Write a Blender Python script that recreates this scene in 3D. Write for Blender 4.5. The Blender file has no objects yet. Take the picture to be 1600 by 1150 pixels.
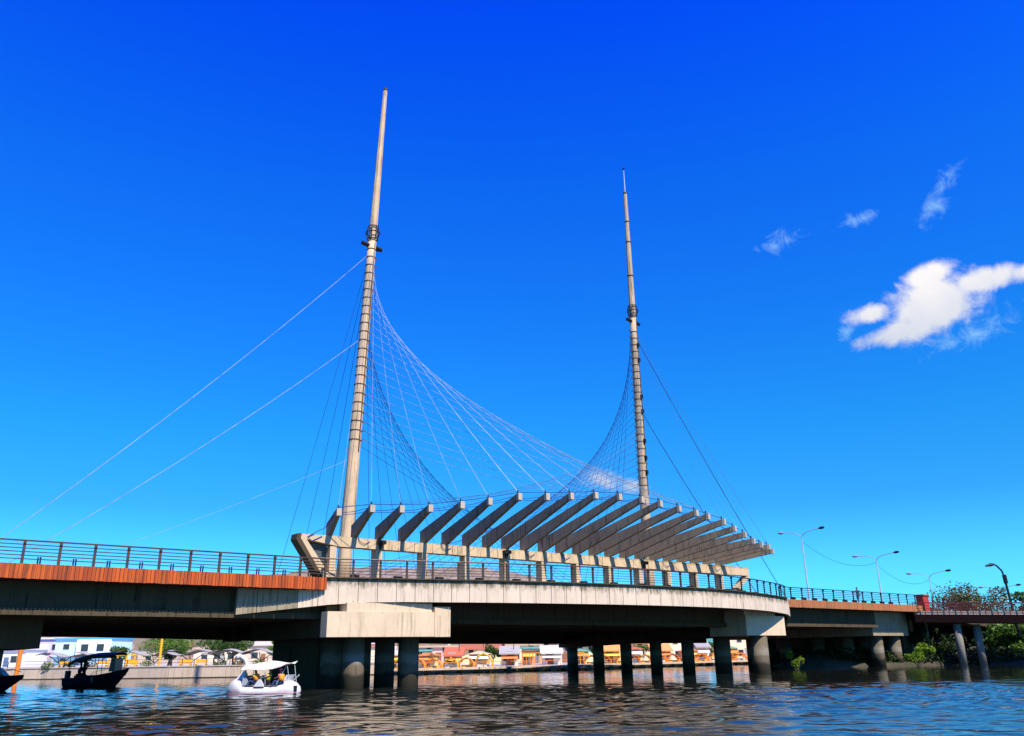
import bpy, math, random
from mathutils import Vector, Matrix
import numpy as np

C = bpy.context.scene.collection
SC = bpy.context.scene
PI = math.pi
R = math.radians

# ------------------------------------------------------------------ camera
cam_d = bpy.data.cameras.new('camera'); cam = bpy.data.objects.new('camera', cam_d); C.objects.link(cam)
SC.camera = cam
TH, RO = R(19.0), R(0.9)
f0 = Vector((0, math.cos(TH), math.sin(TH))); u0 = Vector((0, -math.sin(TH), math.cos(TH))); r0 = Vector((1, 0, 0))
cr = math.cos(RO)*r0 - math.sin(RO)*u0
cu = math.sin(RO)*r0 + math.cos(RO)*u0
M = Matrix((cr, cu, -f0)).transposed().to_4x4(); M.translation = Vector((0, 0, 1.9))
cam.matrix_world = M
cam_d.sensor_width = 36; cam_d.lens = 36*1300/1600; cam_d.clip_start = 0.1; cam_d.clip_end = 9000

# ------------------------------------------------------------------ view
SC.view_settings.view_transform = 'Standard'
SC.view_settings.look = 'None'
SC.view_settings.exposure = 0.65
SC.view_settings.gamma = 1.0
SC.view_settings.use_curve_mapping = False

# ------------------------------------------------------------------ sun
A = R(39.0)
U = Vector((math.cos(A), math.sin(A), 0)); V = Vector((math.sin(A), -math.cos(A), 0)); O = Vector((-25.77, 42.41, 0))
def W(u, v, z): return O + U*u + V*v + Vector((0, 0, z))
SUN_EL = R(49); phi = R(3)
sh = V*math.cos(phi) - U*math.sin(phi)
sdir = (sh*math.cos(SUN_EL) + Vector((0, 0, math.sin(SUN_EL)))).normalized()
sl = bpy.data.lights.new('sun', 'SUN'); sl.energy = 5.0; sl.angle = R(0.5); sl.color = (1.0, 0.91, 0.78)
so = bpy.data.objects.new('sun', sl); C.objects.link(so); so.rotation_euler = sdir.to_track_quat('Z', 'Y').to_euler()
so.location = (0, 0, 120)

# ------------------------------------------------------------------ sky
world = bpy.data.worlds.new('World'); SC.world = world; world.use_nodes = True
nt = world.node_tree; N = nt.nodes; L = nt.links; N.clear()
def nn(t, **k):
    n = N.new(t)
    for a, b in k.items(): setattr(n, a, b)
    return n
def mth(op, a, b=None, c=None, clamp=False):
    n = nn('ShaderNodeMath', operation=op); n.use_clamp = clamp
    for i, x in enumerate((a, b, c)):
        if x is None: continue
        if isinstance(x, (int, float)): n.inputs[i].default_value = x
        else: L.new(x, n.inputs[i])
    return n.outputs[0]
out = nn('ShaderNodeOutputWorld'); bg = nn('ShaderNodeBackground'); bg.inputs[1].default_value = 0.1
L.new(bg.outputs[0], out.inputs[0])
sky = nn('ShaderNodeTexSky', sky_type='NISHITA'); sky.sun_disc = False; sky.sun_elevation = SUN_EL
sky.sun_rotation = math.atan2(sdir.x, sdir.y); sky.air_density = 1.0; sky.dust_density = 0.3; sky.ozone_density = 1.5
tc = nn('ShaderNodeTexCoord')
sep = nn('ShaderNodeSeparateXYZ'); L.new(tc.outputs['Generated'], sep.inputs[0])
rmp = nn('ShaderNodeValToRGB'); L.new(mth('MULTIPLY', mth('MAXIMUM', sep.outputs[2], 0.0), 1.25), rmp.inputs[0])
SKYRAMP = [(0.0, (0.075, 0.36, 0.60)), (0.11, (0.060, 0.31, 0.58)), (0.20, (0.034, 0.235, 0.43)), (0.31, (0.022, 0.25, 0.49)),
           (0.64, (0.010, 0.205, 0.72)), (0.84, (0.003, 0.135, 0.90)), (1.0, (0.002, 0.10, 0.88))]
els = rmp.color_ramp.elements
while len(els) < len(SKYRAMP): els.new(0.5)
for e_, (p_, c_) in zip(els, SKYRAMP): e_.position = p_; e_.color = (*c_, 1)
mul = nn('ShaderNodeMix', data_type='RGBA', blend_type='MULTIPLY'); mul.inputs[0].default_value = 1.0
gain = nn('ShaderNodeVectorMath', operation='SCALE'); gain.inputs['Scale'].default_value = 2.57; L.new(sky.outputs[0], gain.inputs[0])
L.new(gain.outputs[0], mul.inputs[6]); L.new(rmp.outputs[0], mul.inputs[7])
# clouds: soft ellipses about directions, broken by warped noise
nz1 = nn('ShaderNodeTexNoise'); nz1.inputs['Scale'].default_value = 14; nz1.inputs['Detail'].default_value = 9; nz1.inputs['Roughness'].default_value = 0.62
nz1.inputs['Distortion'].default_value = 0.35
L.new(tc.outputs['Generated'], nz1.inputs['Vector'])
nz2 = nn('ShaderNodeTexNoise'); nz2.inputs['Scale'].default_value = 34; nz2.inputs['Detail'].default_value = 8; nz2.inputs['Roughness'].default_value = 0.68
nz2.inputs['Distortion'].default_value = 1.2
L.new(tc.outputs['Generated'], nz2.inputs['Vector'])
def dirv(az, el): return Vector((math.sin(R(az))*math.cos(R(el)), math.cos(R(az))*math.cos(R(el)), math.sin(R(el))))
def ellipse(az, el, a, b, tilt=0):
    c = dirv(az, el); rr = Vector((math.cos(R(az)), -math.sin(R(az)), 0)); uu = rr.cross(c)
    t = R(tilt); r2 = rr*math.cos(t) + uu*math.sin(t); u2 = -rr*math.sin(t) + uu*math.cos(t)
    def dot(v_):
        n = nn('ShaderNodeVectorMath', operation='DOT_PRODUCT'); L.new(tc.outputs['Generated'], n.inputs[0]); n.inputs[1].default_value = v_
        return n.outputs['Value']
    x = mth('DIVIDE', dot(r2), a); y = mth('DIVIDE', dot(u2), b)
    d = mth('SQRT', mth('ADD', mth('MULTIPLY', x, x), mth('MULTIPLY', y, y)))
    front = mth('GREATER_THAN', dot(c), 0.2)
    return mth('MAXIMUM', mth('SUBTRACT', mth('MULTIPLY', mth('SUBTRACT', 2.0, d), front), 1.0), -1.6), mth('MULTIPLY', y, front)
def cloudgroup(ells, k, noise, lo, hi):
    m = None
    for e in ells:
        s, _ = ellipse(*e)
        m = s if m is None else mth('SMOOTH_MAX', m, s, 0.15)
    m = mth('ADD', m, mth('MULTIPLY', mth('SUBTRACT', noise, 0.5), k))
    mr = nn('ShaderNodeMapRange', interpolation_type='SMOOTHSTEP'); L.new(m, mr.inputs[0])
    mr.inputs[1].default_value = lo; mr.inputs[2].default_value = hi
    return mr.outputs[0]
big = cloudgroup([(28.7, 20.3, .068, .042, 14), (24.9, 20.4, .036, .016, 0), (26.2, 19.0, .050, .018, 10), (28.9, 22.1, .034, .018, 10), (31.8, 21.2, .050, .018, 5), (35.5, 21.2, .060, .014, 3),
                  (-75, 24, .16, .05, 4), (-120, 30, .12, .05, -4), (150, 22, .18, .05, 3), (95, 26, .10, .04, 0)], 2.2, mth('ADD', mth('MULTIPLY', nz1.outputs[0], 0.72), mth('MULTIPLY', nz2.outputs[0], 0.28)), 0.08, 0.62)
small = cloudgroup([(6.0, 11.2, .036, .017, -8), (8.2, 10.7, .022, .012, 0)], 1.4, nz2.outputs[0], 0.05, 1.0)
wisp = cloudgroup([(20.6, 26.0, .036, .017, 10), (25.5, 26.4, .034, .014, 5), (29.8, 26.0, .030, .016, 40), (31.2, 27.6, .034, .013, 50), (23.3, 19.6, .012, .010, 60), (31, 18.2, .07, .02, 10)], 3.2, nz2.outputs[0], 0.25, 1.5)
wisp = mth('MULTIPLY', wisp, 0.62); small = mth('MULTIPLY', small, 0.85)
den = mth('MAXIMUM', big, small)
# cloud shade: whiter in the thick upper part, greyer where thin or low
_, yb = ellipse(28.9, 20.8, .1, .045, 8)
cmr = nn('ShaderNodeMapRange'); L.new(mth('ADD', yb, mth('MULTIPLY', nz1.outputs[0], 1.6)), cmr.inputs[0])
cmr.inputs[1].default_value = -0.2; cmr.inputs[2].default_value = 1.3; cmr.inputs[3].default_value = 0.0; cmr.inputs[4].default_value = 1.0
ccol = nn('ShaderNodeMix', data_type='RGBA'); L.new(cmr.outputs[0], ccol.inputs[0])
ccol.inputs[6].default_value = (3.9, 4.3, 5.2, 1); ccol.inputs[7].default_value = (6.3, 6.1, 6.15, 1)
wmx = nn('ShaderNodeMix', data_type='RGBA'); L.new(wisp, wmx.inputs[0]); L.new(mul.outputs[2], wmx.inputs[6]); wmx.inputs[7].default_value = (2.5, 4.6, 6.4, 1)
cmx = nn('ShaderNodeMix', data_type='RGBA'); L.new(den, cmx.inputs[0]); L.new(wmx.outputs[2], cmx.inputs[6]); L.new(ccol.outputs[2], cmx.inputs[7])
L.new(cmx.outputs[2], bg.inputs[0])

# ------------------------------------------------------------------ materials
def material(name):
    m = bpy.data.materials.new(name); m.use_nodes = True; t = m.node_tree
    return m, t, t.nodes['Principled BSDF']
def coord(t, scale, bridge=False):
    """world-position coordinates, turned into the bridge's own axes when asked"""
    g = t.nodes.new('ShaderNodeNewGeometry'); mp = t.nodes.new('ShaderNodeMapping')
    if bridge:
        rt = t.nodes.new('ShaderNodeMapping'); rt.inputs['Rotation'].default_value = (0, 0, -A)
        t.links.new(g.outputs['Position'], rt.inputs['Vector']); t.links.new(rt.outputs[0], mp.inputs['Vector'])
    else: t.links.new(g.outputs['Position'], mp.inputs['Vector'])
    mp.inputs['Scale'].default_value = scale
    return mp.outputs[0]
def noise(t, vec, scale, detail=5, rough=0.6, dist=0.0):
    n = t.nodes.new('ShaderNodeTexNoise'); n.inputs['Scale'].default_value = scale; n.inputs['Detail'].default_value = detail
    n.inputs['Roughness'].default_value = rough; n.inputs['Distortion'].default_value = dist
    t.links.new(vec, n.inputs['Vector']); return n.outputs[0]
def mrange(t, x, a, b, c=0.0, d=1.0, smooth=False):
    n = t.nodes.new('ShaderNodeMapRange'); n.inputs[1].default_value = a; n.inputs[2].default_value = b; n.inputs[3].default_value = c; n.inputs[4].default_value = d
    if smooth: n.interpolation_type = 'SMOOTHSTEP'
    t.links.new(x, n.inputs[0]); return n.outputs[0]
def mixc(t, fac, a, b, mode='MIX'):
    n = t.nodes.new('ShaderNodeMix'); n.data_type = 'RGBA'; n.blend_type = mode
    for s, x in ((0, fac), (6, a), (7, b)):
        if isinstance(x, (int, float)): n.inputs[s].default_value = x
        elif isinstance(x, tuple): n.inputs[s].default_value = (*x[:3], 1)
        else: t.links.new(x, n.inputs[s])
    return n.outputs[2]
def mmul(t, a, b, op='MULTIPLY'):
    n = t.nodes.new('ShaderNodeMath'); n.operation = op
    for i, x in enumerate((a, b)):
        if isinstance(x, (int, float)): n.inputs[i].default_value = x
        else: t.links.new(x, n.inputs[i])
    return n.outputs[0]
def bump(t, b, h, strength, dist=0.02):
    n = t.nodes.new('ShaderNodeBump'); n.inputs['Strength'].default_value = strength; n.inputs['Distance'].default_value = dist
    t.links.new(h, n.inputs['Height']); t.links.new(n.outputs[0], b.inputs['Normal'])
def zof(t):
    g = t.nodes.new('ShaderNodeNewGeometry'); s = t.nodes.new('ShaderNodeSeparateXYZ'); t.links.new(g.outputs['Position'], s.inputs[0]); return s.outputs[2]

def concrete(name, base, stain, streak=0.6, stain_amt=0.55, topdirt=None, tide=False, rough=0.85, green=None, blot=0.5):
    m, t, b = material(name)
    big_ = noise(t, coord(t, (1, 1, 1)), 0.55, 6, 0.65)
    st = noise(t, coord(t, (3.2, 3.2, 0.22)), 1.0, 6, 0.7)
    fine = noise(t, coord(t, (1, 1, 1)), 9.0, 6, 0.7)
    c = mixc(t, mrange(t, big_, 0.35, 0.7), base, tuple(x*(1-0.28*blot) for x in base))
    c = mixc(t, mmul(t, mrange(t, st, 0.50, 0.70, smooth=True), streak), c, stain)
    c = mixc(t, mmul(t, mrange(t, fine, 0.52, 0.8), stain_amt*0.5), c, stain)
    run = noise(t, coord(t, (7, 7, 0.16)), 1.0, 4, 0.75)
    patch_ = noise(t, coord(t, (0.7, 0.7, 0.9)), 1.0, 3, 0.5)
    c = mixc(t, mmul(t, mmul(t, mrange(t, run, 0.56, 0.66, smooth=True), mrange(t, patch_, 0.42, 0.58, smooth=True)), min(1.0, streak*1.5)), c, tuple(x*0.55 for x in stain))
    if topdirt:
        z = zof(t); edge = mrange(t, z, topdirt[0], topdirt[1], 0, 1)
        st2 = noise(t, coord(t, (2.2, 2.2, 0.8)), 1.3, 7, 0.72)
        f = mrange(t, mmul(t, edge, mmul(t, st2, 1.0), 'MULTIPLY'), 0.27, 0.50, smooth=True)
        c = mixc(t, mmul(t, f, 0.85), c, topdirt[2])
    if tide:
        z = zof(t); wob = noise(t, coord(t, (1.5, 1.5, 1.5)), 1.0, 4, 0.6)
        zz = mmul(t, z, mmul(t, wob, 0.8), 'SUBTRACT')
        c = mixc(t, mrange(t, zz, 0.28, 0.62, 0.95, 0, True), c, (0.022, 0.020, 0.010))
        band = mmul(t, mrange(t, zz, 1.0, 1.15, 0, 1, True), mrange(t, zz, 1.5, 1.9, 1, 0, True))
        c = mixc(t, mmul(t, band, 0.4), c, (0.26, 0.25, 0.20))
    t.links.new(c, b.inputs['Base Color']); b.inputs['Roughness'].default_value = rough
    b.inputs['Specular IOR Level'].default_value = 0.25
    bump(t, b, mixc(t, 0.5, fine, st), 0.5, 0.03)
    return m
def plain(name, col, rough=0.6, metal=0.0, var=0.25, scale=3.0, spec=0.4, bmp=0.0):
    m, t, b = material(name)
    n1 = noise(t, coord(t, (1, 1, 1)), scale, 5, 0.65)
    c = mixc(t, mrange(t, n1, 0.3, 0.72), col, tuple(x*(1-var) for x in col))
    t.links.new(c, b.inputs['Base Color']); b.inputs['Roughness'].default_value = rough; b.inputs['Metallic'].default_value = metal
    b.inputs['Specular IOR Level'].default_value = spec
    if bmp: bump(t, b, n1, bmp, 0.03)
    return m
MT = {}
MT['fascia'] = concrete('fascia_concrete', (0.62, 0.50, 0.36), (0.17, 0.14, 0.09), 0.42, 0.35, topdirt=(5.2, 6.6, (0.06, 0.055, 0.025)))
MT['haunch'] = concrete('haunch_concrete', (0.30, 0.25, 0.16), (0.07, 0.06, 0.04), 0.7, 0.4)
MT['cap'] = concrete('pier_cap_concrete', (0.62, 0.48, 0.31), (0.20, 0.16, 0.08), 0.45, 0.45, topdirt=(4.2, 5.9, (0.15, 0.14, 0.06)))
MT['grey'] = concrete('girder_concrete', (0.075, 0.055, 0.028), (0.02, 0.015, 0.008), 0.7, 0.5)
MT['beam'] = concrete('beam_concrete', (0.58, 0.43, 0.26), (0.13, 0.09, 0.04), 0.7, 0.35, topdirt=(8.9, 9.6, (0.14, 0.12, 0.035)))
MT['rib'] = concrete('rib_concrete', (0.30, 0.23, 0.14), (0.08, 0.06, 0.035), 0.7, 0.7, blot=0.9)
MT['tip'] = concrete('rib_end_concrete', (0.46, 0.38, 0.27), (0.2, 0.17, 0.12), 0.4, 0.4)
MT['mast'] = concrete('mast_concrete', (0.58, 0.42, 0.25), (0.14, 0.09, 0.045), 0.7, 0.4, blot=0.7)
MT['mast2'] = concrete('mast_concrete_stained', (0.50, 0.37, 0.22), (0.05, 0.05, 0.03), 0.75, 0.6, blot=1.0)
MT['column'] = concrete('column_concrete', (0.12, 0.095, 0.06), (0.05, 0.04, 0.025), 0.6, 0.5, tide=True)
MT['asphalt'] = plain('asphalt', (0.05, 0.05, 0.05), 0.9)
MT['louver'] = plain('louver_metal', (0.14, 0.16, 0.15), 0.6, 0.3)
MT['cage'] = plain('black_steel', (0.012, 0.012, 0.012), 0.55, 0.3)
MT['band'] = plain('rusty_band_steel', (0.09, 0.055, 0.03), 0.8, 0.3)
MT['cable'] = plain('galvanised_cable', (0.42, 0.50, 0.58), 0.4, 0.2, var=0.7, scale=1.4)
MT['palecable'] = plain('dull_cable', (0.07, 0.15, 0.26), 0.9, 0.0, spec=0.05)  # darker matt copy for the right mast's near cables
MT['darkcable'] = plain('dark_cable', (0.015, 0.06, 0.28), 0.6, 0.1)
MT['rail'] = plain('rail_paint_bronze', (0.10, 0.062, 0.038), 0.45, 0.4, var=0.5)
MT['railgreen'] = plain('rail_paint_green', (0.045, 0.060, 0.055), 0.45, 0.4, var=0.5)
MT['lamp'] = plain('lamp_pole_galvanised', (0.55, 0.60, 0.62), 0.4, 0.3)
MT['white'] = plain('white_fibreglass', (0.62, 0.60, 0.57), 0.3, var=0.08, spec=0.5)
MT['canvas'] = plain('white_canvas', (0.60, 0.55, 0.48), 0.8, var=0.12)
MT['black'] = plain('black_rubber', (0.015, 0.015, 0.017), 0.5)
MT['navy'] = plain('navy_hull_paint', (0.018, 0.022, 0.05), 0.35, var=0.4)
MT['purple'] = plain('dark_purple_paint', (0.03, 0.015, 0.045), 0.4)
MT['glass'] = plain('dark_window_glass', (0.03, 0.035, 0.04), 0.12, spec=0.6)
MT['clear'] = plain('scratched_windscreen', (0.35, 0.37, 0.40), 0.3)
MT['yellow'] = plain('yellow_paint', (0.85, 0.42, 0.02), 0.5, var=0.15)
MT['orange'] = plain('orange_paint', (0.80, 0.24, 0.03), 0.5, var=0.2)
MT['beak'] = plain('orange_beak_paint', (0.75, 0.22, 0.03), 0.4)
MT['skin'] = plain('skin', (0.22, 0.11, 0.06), 0.6)
MT['hair'] = plain('black_hair', (0.012, 0.01, 0.008), 0.6)
MT['vest'] = plain('orange_life_vest', (0.85, 0.30, 0.02), 0.7)
MT['shirt_y'] = plain('yellow_shirt', (0.70, 0.48, 0.05), 0.8)
MT['shirt_p'] = plain('pink_shirt', (0.70, 0.08, 0.25), 0.8)
MT['shirt_b'] = plain('dark_blue_shirt', (0.03, 0.04, 0.11), 0.85)
MT['jeans'] = plain('blue_trousers', (0.04, 0.06, 0.16), 0.85)
MT['dark_cloth'] = plain('dark_clothing', (0.02, 0.012, 0.022), 0.85)
MT['redpost'] = plain('red_paint', (0.45, 0.03, 0.015), 0.6, var=0.4)
MT['footrail'] = plain('dark_red_rail_paint', (0.11, 0.018, 0.012), 0.5, var=0.5)
MT['footdeck'] = plain('dark_footbridge_steel', (0.012, 0.006, 0.006), 1.0, spec=0.05)
MT['footcol'] = concrete('footbridge_column_concrete', (0.20, 0.185, 0.15), (0.12, 0.12, 0.1), 0.5, 0.5)
MT['wall_w'] = concrete('quay_wall_paint', (0.58, 0.46, 0.33), (0.22, 0.16, 0.09), 0.5, 0.5)
MT['shade'] = plain('grey_shade_fabric', (0.36, 0.34, 0.31), 0.9, var=0.35)
MT['trunk'] = plain('bark', (0.10, 0.07, 0.045), 0.9, bmp=0.4)
MT['brown_tile'] = plain('brown_roof_tile', (0.16, 0.08, 0.06), 0.85)
MT['zinc'] = plain('zinc_roof', (0.30, 0.31, 0.32), 0.6)

# timber edge boards: every board its own rusty tone
m, t, b = material('rusty_edge_boards'); MT['boards'] = m
v1 = coord(t, (1, 1, 1), True)
sp = t.nodes.new('ShaderNodeSeparateXYZ'); t.links.new(v1, sp.inputs[0])
fl = mmul(t, mmul(t, sp.outputs[0], 8.0), 0.0, 'ADD'); fn = t.nodes.new('ShaderNodeMath'); fn.operation = 'FLOOR'; t.links.new(fl, fn.inputs[0])
wn = t.nodes.new('ShaderNodeTexWhiteNoise'); wn.noise_dimensions = '1D'; t.links.new(fn.outputs[0], wn.inputs['W'])
grain = noise(t, coord(t, (5, 5, 0.5)), 1.0, 6, 0.7)
ca = mixc(t, wn.outputs['Value'], (0.50, 0.082, 0.002), (0.20, 0.026, 0.002))
ca = mixc(t, mrange(t, grain, 0.52, 0.75, 0, 0.5), ca, (0.52, 0.15, 0.012))
far = mrange(t, sp.outputs[0], 60, 74, 0, 0.62)   # the boards beyond the platform have weathered paler
ca = mixc(t, mmul(t, far, mrange(t, grain, 0.3, 0.6, 0.5, 1.0)), ca, (0.34, 0.18, 0.065))
ca = mixc(t, mrange(t, noise(t, coord(t, (2, 2, 0.6)), 1.0, 5, 0.7), 0.54, 0.7, 0, 0.75), ca, (0.07, 0.03, 0.012))
t.links.new(ca, b.inputs['Base Color']); b.inputs['Roughness'].default_value = 0.8; bump(t, b, grain, 0.4)

def leafmat(name, c1, c2, c3):
    m, t, b = material(name)
    oi = noise(t, coord(t, (1, 1, 1)), 2.2, 3, 0.6)
    fi = noise(t, coord(t, (1, 1, 1)), 11, 2, 0.6)
    c = mixc(t, mrange(t, oi, 0.35, 0.65), c1, c2); c = mixc(t, mrange(t, fi, 0.5, 0.72), c, c3)
    t.links.new(c, b.inputs['Base Color']); b.inputs['Roughness'].default_value = 0.6
    b.inputs['Specular IOR Level'].default_value = 0.3
    tr = t.nodes.new('ShaderNodeBsdfTranslucent'); t.links.new(c, tr.inputs[0])
    mx = t.nodes.new('ShaderNodeMixShader'); mx.inputs[0].default_value = 0.3
    o = t.nodes['Material Output']; t.links.new(b.outputs[0], mx.inputs[1]); t.links.new(tr.outputs[0], mx.inputs[2]); t.links.new(mx.outputs[0], o.inputs[0])
    return m
MT['leaf'] = leafmat('green_leaves', (0.06, 0.14, 0.015), (0.11, 0.22, 0.02), (0.20, 0.30, 0.03))
MT['leafy'] = leafmat('yellow_green_leaves', (0.10, 0.20, 0.012), (0.20, 0.32, 0.015), (0.34, 0.42, 0.04))
MT['leafbrown'] = leafmat('brownish_leaves', (0.05, 0.09, 0.012), (0.12, 0.10, 0.018), (0.22, 0.09, 0.02))
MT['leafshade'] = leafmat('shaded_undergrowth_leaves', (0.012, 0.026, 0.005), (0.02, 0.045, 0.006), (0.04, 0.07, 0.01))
MT['leafdark'] = leafmat('dark_green_leaves', (0.035, 0.08, 0.012), (0.06, 0.12, 0.015), (0.10, 0.17, 0.02))

# water
m, t, b = material('river_water'); MT['water'] = m
b.inputs['Base Color'].default_value = (0.010, 0.012, 0.009, 1); b.inputs['Roughness'].default_value = 0.02; b.inputs['IOR'].default_value = 1.33
n1 = noise(t, coord(t, (1.6, 4.2, 1)), 1.0, 5, 0.62, 0.3)
n2 = noise(t, coord(t, (0.35, 0.9, 1)), 1.0, 3, 0.5)
patch = mrange(t, noise(t, coord(t, (0.02, 0.11, 1)), 1.0, 3, 0.5), 0.42, 0.6, 0.35, 1.0, True)
h = mixc(t, 0.35, n1, n2)
bn = t.nodes.new('ShaderNodeBump'); bn.inputs['Distance'].default_value = 0.012
t.links.new(mmul(t, patch, 1.0), bn.inputs['Strength']); t.links.new(h, bn.inputs['Height']); t.links.new(bn.outputs[0], b.inputs['Normal'])

m, t, b = material('river_bank_earth'); MT['earth'] = m
n1 = noise(t, coord(t, (1, 1, 1)), 0.6, 7, 0.7)
t.links.new(mixc(t, mrange(t, n1, 0.4, 0.65), (0.06, 0.045, 0.028), (0.02, 0.03, 0.01)), b.inputs['Base Color']); b.inputs['Roughness'].default_value = 0.95
bump(t, b, n1, 0.8, 0.3)
m, t, b = material('promenade_paving'); MT['paving'] = m
n1 = noise(t, coord(t, (1, 1, 1)), 1.2, 6, 0.7)
t.links.new(mixc(t, mrange(t, n1, 0.4, 0.65), (0.46, 0.42, 0.36), (0.34, 0.30, 0.26)), b.inputs['Base Color']); b.inputs['Roughness'].default_value = 0.9
m, t, b = material('far_hillside'); MT['hill'] = m
vo = t.nodes.new('ShaderNodeTexVoronoi'); vo.inputs['Scale'].default_value = 1.0; t.links.new(coord(t, (0.12, 0.12, 0.22)), vo.inputs['Vector'])
n1 = noise(t, coord(t, (1, 1, 1)), 0.02, 6, 0.7)
c = mixc(t, mrange(t, n1, 0.4, 0.62), (0.19, 0.135, 0.085), (0.12, 0.105, 0.06))
c = mixc(t, mrange(t, vo.outputs['Color'], 0.35, 0.8, 0, 0.5), c, (0.36, 0.28, 0.22))
t.links.new(c, b.inputs['Base Color']); b.inputs['Roughness'].default_value = 0.95
PAINT = {}
def paint(col):
    k = tuple(round(x, 3) for x in col)
    if k not in PAINT:
        m, t, b = material('house_paint'); PAINT[k] = m
        st = noise(t, coord(t, (1.5, 1.5, 0.4)), 1.0, 6, 0.7)
        t.links.new(mixc(t, mrange(t, st, 0.5, 0.8, 0, 0.4), k, tuple(x*0.5 for x in k)), b.inputs['Base Color']); b.inputs['Roughness'].default_value = 0.85
    return PAINT[k]

# ------------------------------------------------------------------ mesh helpers
class MB:
    def __init__(s): s.v = []; s.f = []
    def add(s, vs, fs):
        o = len(s.v); s.v += [tuple(x) for x in vs]; s.f += [tuple(i+o for i in f) for f in fs]; return s
    def hexa(s, p):   # 8 corners: bottom 4 counter-clockwise, top 4
        return s.add(p, [(3, 2, 1, 0), (4, 5, 6, 7), (0, 1, 5, 4), (1, 2, 6, 5), (2, 3, 7, 6), (3, 0, 4, 7)])
    def box(s, x0, x1, y0, y1, z0, z1):
        return s.hexa([(x0, y0, z0), (x1, y0, z0), (x1, y1, z0), (x0, y1, z0), (x0, y0, z1), (x1, y0, z1), (x1, y1, z1), (x0, y1, z1)])
    def ub(s, a, b, c, d, z0, z1):   # box in bridge axes: along a..b, across c..d (c<d)
        return s.hexa([W(a, d, z0), W(b, d, z0), W(b, c, z0), W(a, c, z0), W(a, d, z1), W(b, d, z1), W(b, c, z1), W(a, c, z1)])
    def seg(s, p, q, w, h):          # bar with vertical height h and width w between two points (centre line)
        p = Vector(p); q = Vector(q); d = (q-p); n = Vector((-d.y, d.x, 0))
        n = n.normalized()*w/2 if n.length > 1e-6 else Vector((w/2, 0, 0)); k = Vector((0, 0, h/2))
        return s.hexa([p+n-k, p-n-k, q-n-k, q+n-k, p+n+k, p-n+k, q-n+k, q+n+k])
    def prism(s, poly, ext):
        n = len(poly); ext = Vector(ext); a = [Vector(p) for p in poly]; b_ = [p+ext for p in a]
        return s.add(a+b_, [tuple(range(n-1, -1, -1)), tuple(range(n, 2*n))] + [(i, (i+1) % n, n+(i+1) % n, n+i) for i in range(n)])
    def tube(s, pts, r, n=6, cap=True):
        pts = [Vector(p) for p in pts]; rs = r if isinstance(r, (list, tuple)) else [r]*len(pts); rings = []
        for i, p in enumerate(pts):
            d = (pts[min(i+1, len(pts)-1)] - pts[max(i-1, 0)]).normalized()
            ref = Vector((0, 0, 1)) if abs(d.z) < 0.95 else Vector((1, 0, 0))
            a = d.cross(ref).normalized(); b_ = d.cross(a)
            rings.append([p + a*math.cos(2*PI*k/n)*rs[i] + b_*math.sin(2*PI*k/n)*rs[i] for k in range(n)])
        o = len(s.v); s.v += [tuple(x) for g in rings for x in g]
        for i in range(len(pts)-1):
            for k in range(n):
                s.f.append((o+i*n+k, o+i*n+(k+1) % n, o+(i+1)*n+(k+1) % n, o+(i+1)*n+k))
        if cap:
            s.f.append(tuple(o+k for k in range(n-1, -1, -1))); s.f.append(tuple(o+(len(pts)-1)*n+k for k in range(n)))
        return s
    def loft(s, rings, cap=True):
        n = len(rings[0]); o = len(s.v); s.v += [tuple(x) for g in rings for x in g]
        for i in range(len(rings)-1):
            for k in range(n):
                s.f.append((o+i*n+k, o+i*n+(k+1) % n, o+(i+1)*n+(k+1) % n, o+(i+1)*n+k))
        if cap:
            s.f.append(tuple(o+k for k in range(n-1, -1, -1))); s.f.append(tuple(o+(len(rings)-1)*n+k for k in range(n)))
        return s
    def grid(s, P):
        rows = len(P); cols = len(P[0]); o = len(s.v); s.v += [tuple(x) for r_ in P for x in r_]
        for i in range(rows-1):
            for j in range(cols-1): s.f.append((o+i*cols+j, o+i*cols+j+1, o+(i+1)*cols+j+1, o+(i+1)*cols+j))
        return s
    def mesh(s, name, mat, off=Vector((0, 0, 0)), smooth=False):
        me = bpy.data.meshes.new(name)
        me.from_pydata([(x-off.x, y-off.y, z-off.z) for x, y, z in s.v], [], s.f)
        me.materials.append(mat)
        if smooth: me.polygons.foreach_set('use_smooth', [True]*len(me.polygons))
        me.update(); return me
def base_of(o):
    p = Vector((0, 0, 0))
    while o: p = p + o.location; o = o.parent
    return p
def part(name, mb, mat, parent, smooth=False, kind=None, label=None):
    """mesh given in world coordinates, stored relative to its thing"""
    ob = bpy.data.objects.new(name, mb.mesh(name, mat, base_of(parent), smooth)); C.objects.link(ob); ob.parent = parent
    if kind: ob['kind'] = kind
    if label: ob['label'] = label
    return ob
def inst(name, me, parent, loc, rz=0, wloc=True):
    ob = bpy.data.objects.new(name, me); C.objects.link(ob); ob.parent = parent
    ob.location = Vector(loc) - base_of(parent) if wloc else loc; ob.rotation_euler = (0, 0, rz); return ob
def tag(o, label, cat, group=None, kind=None):
    if label: o['label'] = label
    if cat: o['category'] = cat
    if group: o['group'] = group
    if kind: o['kind'] = kind
    return o
def thing(name, loc, label, cat, group=None, rz=0):
    o = bpy.data.objects.new(name, None); o.empty_display_size = 0.3; C.objects.link(o); o.location = loc; o.rotation_euler = (0, 0, rz)
    return tag(o, label, cat, group)
def solo(name, mb, mat, label=None, cat=None, group=None, kind=None, smooth=False, loc=None):
    off = Vector(loc) if loc is not None else Vector((0, 0, 0))
    ob = bpy.data.objects.new(name, mb.mesh(name, mat, off, smooth)); C.objects.link(ob); ob.location = off
    return tag(ob, label, cat, group, kind)
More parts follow.
